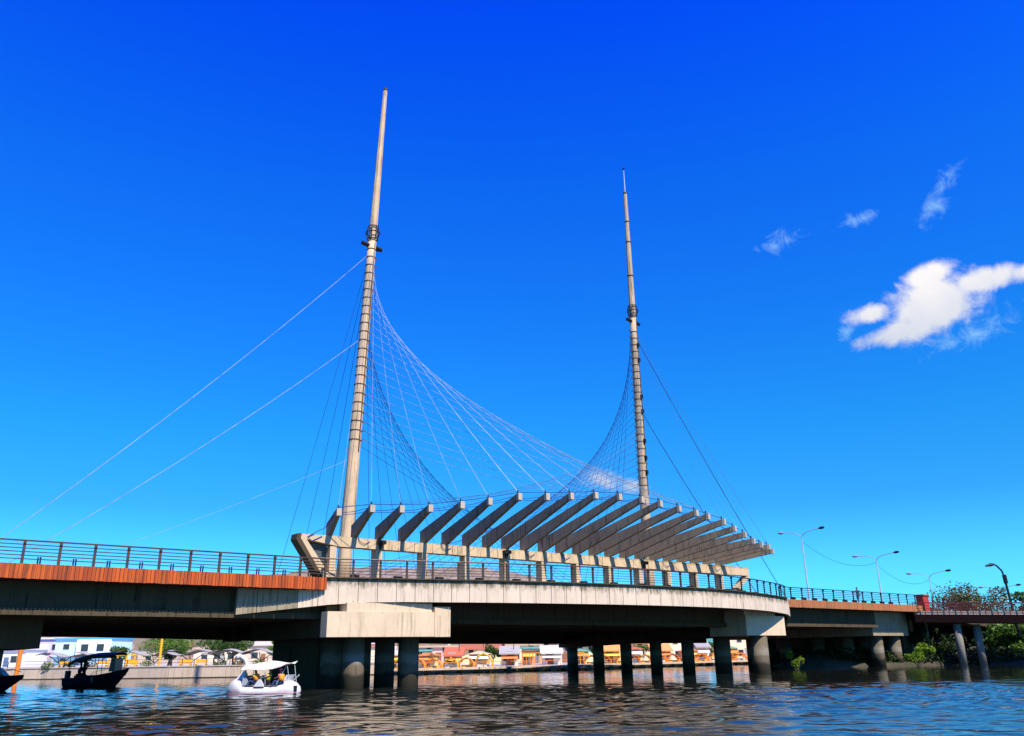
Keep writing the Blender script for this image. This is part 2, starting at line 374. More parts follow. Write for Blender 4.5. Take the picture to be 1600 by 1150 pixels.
def copy_tree(o, parent=None):
    c = o.copy(); C.objects.link(c); c.parent = parent
    for ch in [x for x in bpy.data.objects if x.parent == o]: copy_tree(ch, c)
    return c
def cable_pts(p, q, sag=0.0, n=10):
    p = Vector(p); q = Vector(q)
    if sag == 0: return [p, q]
    return [p.lerp(q, i/n) + Vector((0, 0, -sag*4*(i/n)*(1-i/n))) for i in range(n+1)]

# ------------------------------------------------------------------ setting: water, banks, hill
# the near water is a finely rippled sheet, the rest one big flat sheet 4 mm lower
rng = np.random.default_rng(7)
x = np.arange(-62, 90.01, 0.22); y = np.concatenate([np.arange(13, 45, 0.13), np.arange(45, 84, 0.2), np.arange(84, 135.1, 0.45)])
X, Y = np.meshgrid(x, y)
Z = np.zeros_like(X)
for i in range(56):
    lam = 0.48*(2.7/0.48)**(i/55); th = rng.normal(PI/2+0.1, 0.75); k_ = 2*PI/lam; ph = rng.uniform(0, 2*PI)
    arg = k_*(np.cos(th)*X + np.sin(th)*Y) + ph + 0.8*np.sin(X*0.31+i) + 0.7*np.sin(Y*0.23+2*i)
    Z += 0.0031*lam*(np.sin(arg) + 0.25*np.sin(2*arg+1.0))
# wind patches: calm water under the bridge's back half, rougher towards the camera
calm = 1/(1+np.exp((Y-56+0.10*X)/3.0)); pat = 0.5+0.5*np.sin(0.16*Y+0.035*X+1.5*np.sin(0.05*X))
Z *= (0.22+0.78*calm)*(0.6+0.5*pat)
me = bpy.data.meshes.new('water'); ny, nx = X.shape
me.vertices.add(nx*ny); me.vertices.foreach_set('co', np.stack([X, Y, Z], -1).astype(np.float32).ravel())
ii = (np.arange(ny-1)[:, None]*nx + np.arange(nx-1)[None, :]).ravel()
q = np.stack([ii, ii+1, ii+nx+1, ii+nx], -1).ravel()
me.loops.add(len(q)); me.loops.foreach_set('vertex_index', q); me.polygons.add(len(ii))
me.polygons.foreach_set('loop_start', np.arange(0, len(q), 4)); me.polygons.foreach_set('loop_total', np.full(len(ii), 4))
me.polygons.foreach_set('use_smooth', np.ones(len(ii), dtype=bool)); me.update(calc_edges=True); me.materials.append(MT['water'])
wo = bpy.data.objects.new('water', me); C.objects.link(wo); wo['kind'] = 'structure'
solo('river_water', MB().add([(-3000, -3000, -0.2), (3000, -3000, -0.2), (3000, 3000, -0.2), (-3000, 3000, -0.2)], [(0, 1, 2, 3)]), MT['water'], kind='structure')

def poly_prism(poly, z0, z1): return MB().prism([(px, py, z0) for px, py in poly], (0, 0, z1-z0))
bank_line = [(-400, 150), (-120, 106), (-80, 103), (-54, 101), (-38, 97), (-30, 96.5), (-14, 98.5)]
mid_line = [(-13.9, 98.5), (-4, 103), (6, 110.5), (16, 119), (27, 128), (36, 134.5), (60, 150)]
solo('promenade_ground', poly_prism(bank_line + [(-13.9, 98.5), (-13.9, 3000), (-3000, 3000), (-3000, 150)], -1.0, 1.05), MT['paving'], kind='structure')
solo('river_bank_ground', poly_prism(mid_line + [(60, 3000), (-13.9, 3000)], -1.0, 0.42), MT['paving'], kind='structure')
# right-hand bank, uneven earth rising away from the water
rb = MB(); edge = [(37, 128), (31.5, 112), (29.5, 98), (34, 97.5), (39, 100), (46, 101.5), (54, 101), (63, 98), (80, 93), (130, 80), (400, 40)]
random.seed(3)
P = []
for k, (ox, oy, oz) in enumerate([(0, 0, -0.4), (0.5, 1.0, 0.25), (1.2, 3, 0.75), (2.5, 6, 1.3), (6, 14, 2.2), (12, 40, 3.0), (60, 300, 4.0), (900, 2900, 5)]):
    row = []
    for i in range(len(edge)-1):
        for s in range(4):
            ax = edge[i][0]+(edge[i+1][0]-edge[i][0])*s/4; ay = edge[i][1]+(edge[i+1][1]-edge[i][1])*s/4
            sx = 1.0 if i > 1 else 2.2; row.append((ax+ox*sx+random.uniform(-.4, .4)*min(k, 1), ay+(oy if i > 1 else oy*0.25)+random.uniform(-.4, .4)*min(k, 1), oz+random.uniform(-.12, .12)*(k > 0)))
    P.append(row)
solo('earth_bank', rb.grid(P), MT['earth'], kind='structure', smooth=True)
# hill far behind, settled with houses
P = []
prof = [(-420, 20), (-330, 52), (-260, 64), (-176, 72), (-129, 76), (-80, 74), (-44, 75), (-2, 69), (23, 62), (49, 55), (80, 43), (130, 26), (200, 10), (260, 2)]
xs_ = [p[0] for p in prof]; zs_ = [p[1] for p in prof]
for j in range(9):
    tj = j/8; row = []
    for i in range(70):
        xx = -420+680*i/69; zz = float(np.interp(xx, xs_, zs_))*.93
        row.append((xx+random.uniform(-3, 3), 560+140*tj+random.uniform(-3, 3), 1+zz*math.sin(tj*PI/2)**1.3+random.uniform(-1, 1)*1.4*(tj > 0)))
    P.append(row)
solo('hill', MB().grid(P), MT['hill'], kind='structure', smooth=True)

def house(x, y, w, d, h, col, label, roof='flat', rcol=None, wins=None, z0=1.0, trim=None):
    t = thing('house', (x, y, z0), label, 'house', 'houses across the river')
    part('wall', MB().box(x-w/2, x+w/2, y, y+d, z0-0.6, z0+h), paint(col), t)
    rc = rcol or (0.3, 0.3, 0.3)
    if roof == 'flat': part('roof', MB().box(x-w/2-.25, x+w/2+.25, y-.4, y+d+.25, z0+h+.002, z0+h+.32), paint(rc), t)
    elif roof == 'shed': part('roof', MB().prism([(x-w/2-.3, y-.6, z0+h+.003), (x-w/2-.3, y+d+.3, z0+h+.003), (x-w/2-.3, y+d+.3, z0+h+1.2), (x-w/2-.3, y-.6, z0+h+.18)], (w+.6, 0, 0)), paint(rc), t)
    else: part('roof', MB().prism([(x-w/2-.4, y-.5, z0+h+.003), (x+w/2+.4, y-.5, z0+h+.003), (x, y-.5, z0+h+w*.16)], (0, d+1, 0)), paint(rc), t)
    for (wx, wz, ww, wh) in (wins or []):
        fr = part('window', MB().box(x+wx-ww/2-.08, x+wx+ww/2+.08, y-.06, y+.05, z0+wz-.08, z0+wz+wh+.08), paint(trim or (.5, .48, .45)), t)
        part('pane', MB().box(x+wx-ww/2, x+wx+ww/2, y-.09, y-.0605, z0+wz, z0+wz+wh), MT['glass'], fr)
    hr = random.Random(int(x*13+y))
    if roof == 'flat' and hr.random() < .7:
        tx = x+hr.uniform(-.3, .3)*w; part('water_tank', MB().tube([(tx, y+2, z0+h+.33), (tx, y+2, z0+h+.95)], .4, 10), MT['navy' if hr.random() < .5 else 'canvas'], t)
    if hr.random() < .5:
        tx = x+hr.uniform(-.35, .35)*w; part('antenna', MB().tube([(tx, y+1, z0+h), (tx, y+1, z0+h+1.7)], .05, 4), MT['cage'], t)
    dx = x+hr.uniform(-.12, .12)*w; part('door', MB().box(dx-.5, dx+.5, y-.045, y-.002, z0, z0+1.9), paint([(.25, .10, .05), (.08, .15, .25), (.35, .33, .30)][hr.randrange(3)]), t)
    return t
def leafcloud(mb, c, rad, n, size, rnd, hollow=0.45):
    for _ in range(n):
        while True:
            p = Vector((rnd.uniform(-1, 1), rnd.uniform(-1, 1), rnd.uniform(-1, 1)))
            if hollow < p.length < 1: break
        p = Vector((p.x*rad[0], p.y*rad[1], p.z*rad[2])) + Vector(c)
        a = Vector((rnd.gauss(0, 1), rnd.gauss(0, 1), rnd.gauss(0, .6))).normalized(); b_ = a.cross(Vector((rnd.gauss(0, 1), rnd.gauss(0, 1), rnd.gauss(0, 1)))).normalized()
        s_ = size*rnd.uniform(.6, 1.3)
        mb.add([p-a*s_, p-b_*s_*.5, p+a*s_, p+b_*s_*.5], [(0, 1, 2, 3)])
def tree(name, x, y, z0, h, rx, mat, label, cat='tree', group=None, n=1800, clumps=9, size=.16, seed=1, trunk=.35):
    rnd = random.Random(seed); t = thing(name, (x, y, z0), label, cat, group); cr_ = MB(); tk = MB()
    zt = z0+h*trunk; tk.tube([(x, y, z0-.4), (x+.05*h*rnd.uniform(-1, 1), y, z0+h*trunk*.6), (x, y, zt)], [h*.035, h*.028, h*.022], 7)
    for i in range(clumps):
        an = 2*PI*i/clumps+rnd.uniform(-.4, .4); rr = rx*rnd.uniform(.15, .75); cz = zt+(h-h*trunk)*rnd.uniform(.2, .85)
        c = (x+rr*math.cos(an), y+rr*math.sin(an), cz); s_ = rx*rnd.uniform(.3, .52)
        tk.tube([(x, y, zt-.1), (x+(c[0]-x)*.5, y+(c[1]-y)*.5, zt+(cz-zt)*.35), c], [h*.017, h*.012, h*.005], 5)
        leafcloud(cr_, c, (s_, s_, s_*.72), n//clumps, size, rnd, .2)
    part('trunk', tk, MT['trunk'], t); part('crown', cr_, mat, t); return t

# --- left promenade
t = thing('quay_wall', (-45, 99, 0), 'long cream painted quay wall along the water at left, behind the boats', 'wall')
pts = [(-80, 102.9), (-54, 100.9), (-38, 96.9), (-30, 96.4), (-14, 98.4)]
for i in range(len(pts)-1):
    (xa, ya), (xb, yb_) = pts[i], pts[i+1]; n = 5
    for k in range(n):
        p = Vector((xa+(xb-xa)*k/n, ya+(yb_-ya)*k/n, 0)); q_ = Vector((xa+(xb-xa)*(k+.985)/n, ya+(yb_-ya)*(k+.985)/n, 0))
        part('wall_panel', MB().seg(p+Vector((0, -.2, .62)), q_+Vector((0, -.2, .62)), .3, 1.1), MT['wall_w'], t)
        part('coping', MB().seg(p+Vector((0, -.2, 1.23)), q_+Vector((0, -.2, 1.23)), .45, .1), MT['wall_w'], t)
part('footing_ledge', MB().seg((-80, 102.5, -.05), (-54, 100.5, -.05), .5, .3).seg((-54, 100.5, -.05), (-38, 96.5, -.05), .5, .3).seg((-38, 96.5, -.05), (-30, 96, -.05), .5, .3).seg((-30, 96, -.05), (-14, 98, -.05), .5, .3), MT['grey'], t)
t = thing('promenade_railing', (-45, 100, 1.28), 'thin dark railing on top of the cream quay wall', 'railing')
for i in range(len(pts)-1):
    (xa, ya), (xb, yb_) = pts[i], pts[i+1]
    for zz in (1.6, 1.95): part('rail', MB().seg((xa, ya-.2, zz), (xb, yb_-.2, zz), .04, .04), MT['cage'], t)
    for k in range(6): part('post', MB().box(xa+(xb-xa)*k/6-.03, xa+(xb-xa)*k/6+.03, ya+(yb_-ya)*k/6-.23, ya+(yb_-ya)*k/6-.17, 1.28, 1.97), MT['cage'], t)
# blue house and neighbours
t = house(-92, 186, 12, 10, 5.3, (.50, .74, .86), 'pale blue two storey house with white upper floor left of the promenade', 'flat', (.05, .32, .55), [(-3.6, 3.3, 1.3, 1.1), (-.2, 3.1, 1.5, 1.1), (3.2, 3.1, 1.7, 1.1), (-4, .9, 1.2, 1.2), (1, .9, 2, 1.2)], trim=(.75, .78, .8))
part('balcony_band', MB().box(-98.1, -91, 184.9, 185.97, 2.6, 2.9), paint((.04, .25, .5)), t)
part('upper_bay', MB().box(-93, -86.02, 185.0, 185.93, 3.2, 6.25), paint((.80, .84, .86)), t)
for wx in (-91.2, -87.9): part('window', MB().box(wx-.75, wx+.75, 184.9, 184.995, 3.9, 5.3), MT['glass'], t)
house(-104, 178, 9, 8, 3.3, (.75, .72, .74), 'low white house with a grey awning left of the pale blue house', 'shed', (.72, .7, .7), [(-1.5, .8, 2.6, 1.4), (2.2, .9, 1.2, 1.2)])
house(-102.5, 192, 6, 8, 5.6, (.60, .50, .66), 'narrow lilac house squeezed behind the low white house', 'flat', (.70, .7, .74), [(-1, 3.4, 1, 1.1), (1.2, 3.4, 1, 1.1)])
house(-80, 196, 9, 8, 3.6, (.48, .36, .28), 'brown brick house with a rusty roof right of the pale blue house', 'shed', (.30, .12, .08), [(-2, 1, 1.2, 1.2), (2, 1, 1.2, 1.2)])
house(-68, 200, 11, 9, 3.1, (.70, .58, .42), 'cream low house behind the tall promenade tree', 'gable', (.50, .38, .28), [(-3, 1, 1.3, 1.2), (0, 1, 1.3, 1.2), (3, 1, 1.3, 1.2)])
house(-55.5, 195, 10, 9, 3.6, (.62, .48, .34), 'tan house with a wide pale roof in the middle of the left opening', 'gable', (.62, .52, .46), [(-2.6, 1, 1.4, 1.2), (2.6, 1, 1.4, 1.2)])
house(-50, 215, 12, 9, 5.0, (.26, .18, .18), 'dark brown unfinished house with an open top floor behind the tan roof', 'flat', (.18, .10, .10), [(-3, 3, 2, 1.2), (1, 3, 2, 1.2)])
house(-43.5, 192, 6, 7, 4.0, (.62, .74, .62), 'small pale green house beside the round tree', 'flat', (.72, .72, .68), [(-1.2, 1.2, 1, 1), (1.4, 1.2, 1, 1)])
house(-38.5, 186, 6, 6, 3.4, (.45, .10, .30), 'magenta walled house behind the swan boat', 'shed', (.30, .30, .28), [(-1.4, .9, 1, 1.1)])
house(-32.8, 176, 3.4, 5, 5.6, (.82, .80, .78), 'tall white house corner next to the black pier', 'flat', (.8, .78, .76), [(-.6, 3.6, .8, .9)])
house(-29.5, 168, 4, 5, 3.2, (.80, .78, .80), 'white ground floor shop under the tall white corner', 'flat', (.62, .6, .6), [(-.8, .8, 1, 1.1)])
for i, (hx, hy, hw, hh, hc, lb, rf) in enumerate([
    (-23, 165, 10, 4.2, (.76, .72, .70), 'white plain house just behind the left pier columns', 'flat'),
    (-13.5, 150, 6.5, 3.6, (.70, .50, .62), 'pink house with two small square windows right of the middle column', 'flat'),
    (-17, 150, 5, 2.6, (.80, .78, .76), 'little white house leaning on the pink house', 'flat'),
    (-6.5, 156, 7, 2.9, (.68, .72, .56), 'pale green house with a long sloping roof behind the orange arches', 'shed'),
    (-4, 185, 6, 4.8, (.74, .70, .66), 'small white rooftop house above the green sloping roof', 'flat'),
    (1.5, 170, 7, 4.0, (.72, .66, .58), 'cream house behind the small dark tree', 'flat'),
    (3.4, 150, 5, 2.9, (.50, .40, .30), 'sandy brown house with a dark doorway by the orange frame', 'flat'),
    (7.8, 152, 5, 3.3, (.62, .56, .74), 'lilac house with white trim left of the first black column', 'flat'),
    (7.5, 175, 7, 4.8, (.66, .76, .74), 'pale teal upper house behind the lilac house', 'flat'),
    (12.5, 165, 6, 4.9, (.50, .12, .06), 'brick red house under a grey sheet roof', 'shed'),
    (12, 152, 4.5, 3.2, (.52, .76, .60), 'mint green house next to the lilac house', 'flat'),
    (16.5, 158, 4.6, 3.5, (.70, .62, .44), 'yellow cream house seen between the first and second black columns', 'flat'),
    (22, 165, 6, 3.9, (.72, .66, .60), 'cream house with a green roof edge between the second and third black columns', 'shed'),
    (28.5, 165, 7, 5.2, (.78, .76, .72), 'tall white house with two small windows between the third and fourth black columns', 'flat'),
    (37, 172, 8, 4.0, (.66, .54, .44), 'tan house with a grey roof between the fourth and fifth black columns', 'gable'),
    (42, 160, 6, 5.4, (.78, .70, .68), 'white and red house between the fifth and sixth columns', 'flat'),
    (50, 165, 7, 4.2, (.70, .60, .20), 'mustard yellow house in the last gap before the right pier', 'flat')]):
    ws = [(-hw*.22, hh*.55, .8, .8), (hw*.2, hh*.55, .8, .8)] + ([(-hw*.2, .6, .9, 1), (hw*.25, .6, .9, 1)] if hh > 3.3 else [])
    hh = .5+hh*.62; hc = tuple(min(.85, c_*k_) for c_, k_ in zip(hc, (1.1, .9, .62)))
    house(hx, hy, hw, 7, hh, hc, lb, rf, [(.45, .17, .08), (.50, .36, .22), (.10, .34, .30), (.40, .12, .05)][i % 4], ws, z0=.5)
rnd = random.Random(77)
for i, (hx, hy, hw, hh, hc, rc, lb) in enumerate([
    (-12.0, 119, 2.6, 1.5, (.80, .62, .25), (.60, .22, .06), 'small yellow stall with an orange roof behind the first arched shelters'),
    (-8.6, 120, 2.2, 1.35, (.78, .74, .66), (.50, .12, .05), 'small white stall with a red roof below the pink house'),
    (-5.2, 123, 2.8, 1.6, (.75, .35, .12), (.62, .50, .35), 'small orange stall left of the small dark tree'),
    (-1.0, 126, 2.4, 1.5, (.70, .62, .48), (.35, .33, .30), 'small cream hut right of the small dark tree'),
    (1.8, 128, 1.8, 1.9, (.55, .30, .14), (.20, .14, .10), 'narrow brown hut beside the orange upright frame'),
    (5.2, 130, 2.8, 1.5, (.80, .76, .70), (.62, .60, .55), 'low white hut left of the yellow swing frame'),
    (9.6, 132, 2.4, 1.8, (.74, .66, .30), (.14, .34, .30), 'low yellow hut with a green roof just before the first black column'),
    (14.6, 136, 2.6, 1.7, (.76, .40, .15), (.70, .30, .08), 'orange stall seen between the first and second black columns'),
    (18.6, 138, 2.2, 2.0, (.80, .75, .68), (.50, .14, .06), 'white hut with a red roof between the second and third black columns'),
    (23.4, 142, 3.0, 1.6, (.80, .44, .22), (.75, .30, .08), 'wide orange stall between the third and fourth black columns'),
    (28.6, 146, 2.6, 1.6, (.74, .34, .18), (.70, .26, .08), 'terracotta stall between the fourth and fifth black columns'),
    (31.4, 148, 2.0, 2.1, (.76, .68, .52), (.32, .30, .28), 'narrow cream hut beside the terracotta stall'),
    (36.8, 152, 2.8, 1.9, (.72, .56, .16), (.20, .36, .20), 'mustard stall with a green roof between the fifth and sixth columns'),
    (-16.6, 117, 2.4, 1.6, (.72, .30, .14), (.60, .52, .40), 'brick coloured stall seen in the thin gap beside the middle column')]):
    t = house(hx, hy, hw, 2.4, hh, hc, lb, 'shed' if i % 2 else 'gable', rc, [(-hw*.25, .6, .55, .6)], z0=.42)
    part('awning', MB().prism([(hx-hw/2, hy-.05, .42+hh*.85), (hx-hw/2, hy-.9, .42+hh*.62), (hx-hw/2, hy-.9, .42+hh*.62+.05), (hx-hw/2, hy-.05, .42+hh*.85+.05)], (hw, 0, 0)), paint([(.75, .25, .05), (.80, .55, .08), (.72, .70, .66)][i % 3]), t)
for i, (tx, ty) in enumerate([(-15.4, 124), (4.6, 138), (12.6, 140), (20.9, 146), (33.6, 152)]):
    tree('tree', tx, ty, .42, 2.9, 1.5, MT['leaf' if i % 2 else 'leafdark'], ['little tree in the thin gap between the two front left columns', 'little tree behind the low white hut', 'little tree right of the first black column', 'little tree behind the third black column', 'little tree behind the fifth black column'][i], n=700, clumps=6, seed=60+i, group='little trees on the far bank')
for i, (px, pz) in enumerate([(-28, 4), (24, 5), (33, 5), (38, 5)]):
    t = thing('utility_pole', (px, 190, 0.5), ['thin utility pole behind the left pier', 'utility pole above the roofs between the second and third black columns', 'utility pole above the roofs between the third and fourth black columns', 'utility pole above the roofs between the fourth and fifth black columns'][i], 'pole', 'utility poles across the river')
    part('pole', MB().tube([(px, 190, .4), (px, 190, pz+2)], .1, 6), MT['grey'], t); part('crossarm', MB().box(px-.9, px+.9, 189.9, 190.1, pz+1.2, pz+1.35), MT['trunk'], t)

# shade canopies on Y-shaped supports, left promenade
cx = [(-56, 108), (-51.5, 108), (-43.6, 106), (-38.8, 105), (-34.4, 104), (-30.2, 104)]
for i, (x0_, y0_) in enumerate(cx):
    lab = ['grey wavy shade canopy in front of the pale blue house, leftmost of the row', 'grey wavy shade canopy above the dark tour boat', 'grey shade canopy beside the yellow pole', 'grey shade canopy in the middle of the left opening', 'dark arched shade canopy left of the swan head', 'dark shade canopy behind the swan boat roof'][i]
    t = thing('shade_canopy', (x0_, y0_, 1.05), lab, 'canopy', 'shade canopies on the promenade')
    G = []
    for a in range(9):
        xx = x0_-2.5+5*a/8; G.append([(xx, y0_-1.4+1.4*b_, 2.62+.28*math.sin(a/8*2*PI+i)+.12*(b_ == 1)) for b_ in range(3)])
    G2 = [[(p[0], p[1], p[2]+.05) for p in r_] for r_ in G]
    part('fabric_roof', MB().grid(G2).grid([r_[::-1] for r_ in G]), MT['shade'], t)
    for s in (-1, 1):
        part('strut', MB().tube([(x0_, y0_, 1.05), (x0_, y0_, 1.6), (x0_+s*1.5, y0_, 2.6)], .05, 6), MT['cage'], t)
    part('strut', MB().tube([(x0_, y0_, 1.5), (x0_, y0_-.9, 2.6)], .05, 6), MT['cage'], t)
t = thing('lamp_post', (-40.4, 99.6, 1.05), 'tall bright yellow post standing on the quay between the two boats', 'post')
part('pole', MB().tube([(-40.4, 99.6, 1.05), (-40.4, 99.6, 5.6)], .14, 8), MT['yellow'], t); part('collar', MB().tube([(-40.4, 99.6, 1.05), (-40.4, 99.6, 1.3)], .22, 8), MT['yellow'], t)
part('lamp_head', MB().tube([(-40.4, 99.6, 5.5), (-40.1, 99.3, 5.8), (-39.5, 98.8, 5.85)], [.1, .1, .06], 6), MT['yellow'], t)
t = thing('marker_post', (-42.6, 75.2, -.3), 'orange channel marker post in the water at the left edge', 'post')
part('pole', MB().tube([(-42.6, 75.2, -.3), (-42.5, 75.2, 3.9)], .19, 8), MT['orange'], t); part('top_cap', MB().tube([(-42.5, 75.2, 3.9), (-42.5, 75.2, 4.1)], [.3, .1], 8), MT['orange'], t)
# yellow planter frames / benches along the wall
for i, (bx, lab) in enumerate([(-51.6, 'yellow bench frame left of the tour boat canopy'), (-47.3, 'yellow bench frame behind the tour boat bow'), (-44.0, 'yellow bench frame left of the yellow post'), (-37.8, 'first yellow bench frame right of the yellow post'), (-36.0, 'second yellow bench frame right of the yellow post')]):
    t = thing('bench', (bx, 100.5, 1.05), lab, 'bench', 'yellow benches on the promenade')
    part('seat', MB().box(bx-.7, bx+.7, 100.3, 100.7, 1.40, 1.48), MT['yellow'], t); part('backrest', MB().box(bx-.7, bx+.7, 100.75, 100.8, 1.55, 1.9), MT['yellow'], t)
    for s in (-.6, .6): part('leg', MB().box(bx+s-.05, bx+s+.05, 100.3, 100.8, 1.05, 1.4), MT['yellow'], t)
t = thing('kiosk', (-46.2, 103, 1.05), 'yellow metal kiosk frame under the trees behind the tour boat', 'kiosk')
for s in (-1.5, -.5, .5, 1.5): part('post', MB().box(-46.2+s-.06, -46.2+s+.06, 102.9, 103.1, 1.05, 2.5), MT['yellow'], t)
for zz in (1.9, 2.45): part('beam', MB().box(-47.8, -44.6, 102.85, 103.15, zz, zz+.14), MT['yellow'], t)
# plants on the wall
random.seed(5)
for i in range(7):
    px = [-53.4, -51.0, -48.5, -42.2, -33.8, -31.6, -29.4][i]
    mb = MB(); leafcloud(mb, (px, 100.4, 1.45), (.8, .4, .42), 260, .1, random.Random(i+10), .1)
    solo('shrub', mb, [MT['leaf'], MT['leafdark'], MT['leafbrown']][i % 3], ['dark shrub on the quay under the pale blue house, leftmost', 'reddish shrub on the quay below the first canopy', 'dark shrub on the quay behind the tour boat roof', 'dark shrub on the quay beside the yellow post', 'green shrub on the quay left of the swan neck', 'dark green shrub on the quay behind the swan neck', 'reddish shrub on the quay behind the swan boat roof'][i], 'shrub', 'shrubs on the quay', loc=(px, 100.4, 1.05))
tree('tree', -48.3, 122, 1, 4.9, 4.3, MT['leaf'], 'broad green tree filling the top of the left opening, left of the yellow post', n=3600, clumps=14, seed=2, group='promenade trees')
tree('tree', -38.6, 120, 1, 4.3, 3.0, MT['leafdark'], 'dark green tree just right of the yellow post', n=2400, clumps=10, seed=4, group='promenade trees')
tree('tree', -43.2, 126, 1, 4.0, 2.4, MT['leafdark'], 'dark bushy tree right behind the yellow post', n=1800, clumps=9, seed=14, group='promenade trees')
tree('tree', -34.0, 125, 1, 3.5, 2.0, MT['leaf'], 'small round green tree left of the palm', n=1500, clumps=7, seed=8, group='promenade trees')
tree('tree', -50.6, 112, 1, 2.6, 1.6, MT['leafdark'], 'low leafy tree poking through the shade canopy by the pale blue house', n=900, clumps=6, seed=9, group='promenade trees')
tree('tree', -42.3, 108, 1, 2.7, 1.5, MT['leafdark'], 'small dark tree under the canopy near the yellow post', n=900, clumps=6, seed=11, group='promenade trees')
tree('tree', -3.4, 128, .42, 2.8, 1.7, MT['leafdark'], 'small dark green tree behind the orange arches', n=1200, clumps=7, seed=12, group='promenade trees')
t = thing('palm_tree', (-30.4, 122, 1), 'bushy palm tree at the right end of the left opening', 'palm')
part('trunk', MB().tube([(-30.4, 122, .8), (-30.5, 122, 3.2)], [.2, .14], 8), MT['trunk'], t)
rnd = random.Random(20)
for k in range(16):
    a = 2*PI*k/16+rnd.uniform(-.2, .2); l_ = rnd.uniform(1.6, 2.3); mb = MB(); pr = []
    for s in range(7):
        q_ = s/6; pr.append(Vector((-30.5+math.cos(a)*l_*q_, 122+math.sin(a)*l_*q_, 3.2+1.5*q_*rnd.uniform(.9, 1.0)-2.0*q_*q_)))
    for s in range(6):
        d = (pr[s+1]-pr[s]); n_ = Vector((-math.sin(a), math.cos(a), 0))
        for sg in (-1, 1): mb.add([pr[s], pr[s]+d*.9, pr[s]+d*1.2+n_*sg*.35*(1-s/8)-Vector((0, 0, .18)), pr[s]+d*.5+n_*sg*.3*(1-s/8)-Vector((0, 0, .12))], [(0, 1, 2, 3)])
    part('frond', mb, MT['leafy'], t)

# --- middle bank: white walkway on brackets, orange arches
t = thing('riverside_walkway', (0, 104, 0), 'white concrete walkway edge on brackets along the far bank', 'walkway')
ml = [Vector((-13.9, 97.6, 0)), Vector((-4, 102.2, 0)), Vector((6, 109.7, 0)), Vector((16, 118.2, 0)), Vector((27, 127.1, 0)), Vector((36, 133.5, 0))]
def along(pl, s):
    for i in range(len(pl)-1):
        l_ = (pl[i+1]-pl[i]).length
        if s <= l_ or i == len(pl)-2: return pl[i].lerp(pl[i+1], s/l_), (pl[i+1]-pl[i]).normalized()
        s -= l_
tot = sum((ml[i+1]-ml[i]).length for i in range(len(ml)-1))
for k in range(30):
    s0 = tot*k/30; p, d = along(ml, s0); q_, _ = along(ml, s0+tot/30*.985)
    part('edge_panel', MB().seg(p+Vector((0, 0, .48)), q_+Vector((0, 0, .48)), 1.2, .24), MT['wall_w'], t)
    n_ = Vector((d.y, -d.x, 0)); part('bracket', MB().prism([p+n_*.5+Vector((0, 0, .355)), p-n_*.6+Vector((0, 0, .355)), p-n_*.6+Vector((0, 0, -.1))], d*.35), MT['wall_w'], t)
mb = MB(); rnd = random.Random(31)
for k in range(160):
    p, d = along(ml, rnd.uniform(0, tot)); n_ = Vector((d.y, -d.x, 0)); s_ = rnd.uniform(.12, .32); c = p+n_*rnd.uniform(-.5, .35)+Vector((0, 0, rnd.uniform(-.1, .05)))
    mb.add([c+Vector((rnd.uniform(-s_, s_), rnd.uniform(-s_, s_), rnd.uniform(-s_, s_)*.6)) for _ in range(6)], [(0, 1, 2), (2, 3, 4), (4, 5, 0), (0, 2, 4), (1, 3, 5), (0, 3, 5)])
solo('shore_rocks', mb, MT['earth'], 'dark rocks and weeds at the foot of the far walkway', 'rocks', kind='stuff')
t = thing('walkway_railing', (0, 104, .6), 'thin pale railing along the far white walkway', 'railing')
for k in range(30):
    p, d = along(ml, tot*k/30); q_, _ = along(ml, tot*(k+1)/30)
    part('post', MB().box(p.x-.04, p.x+.04, p.y-.44, p.y-.36, .6, 1.15), MT['orange'], t)
    if k % 3 == 0:
        q_, _ = along(ml, min(tot-.01, tot*(k+3)/30)); part('rail', MB().seg(p+Vector((0, -.4, 1.15)), q_+Vector((0, -.4, 1.15)), .05, .05), MT['orange'], t)
ORD = ['first', 'second', 'third', 'fourth', 'fifth', 'sixth', 'seventh', 'eighth', 'ninth', 'tenth', 'eleventh', 'twelfth', 'thirteenth', 'fourteenth', 'fifteenth', 'sixteenth', 'seventeenth', 'eighteenth', 'nineteenth', 'twentieth']
ax_list = [-13.2, -11.4, -9.6, -7.7, -5.9, -3.9, 9.8, 11.6, 14.4, 16.0, 17.8, 20.2, 22.3, 25.0, 27.3, 29.6, 31.8, 34.2]
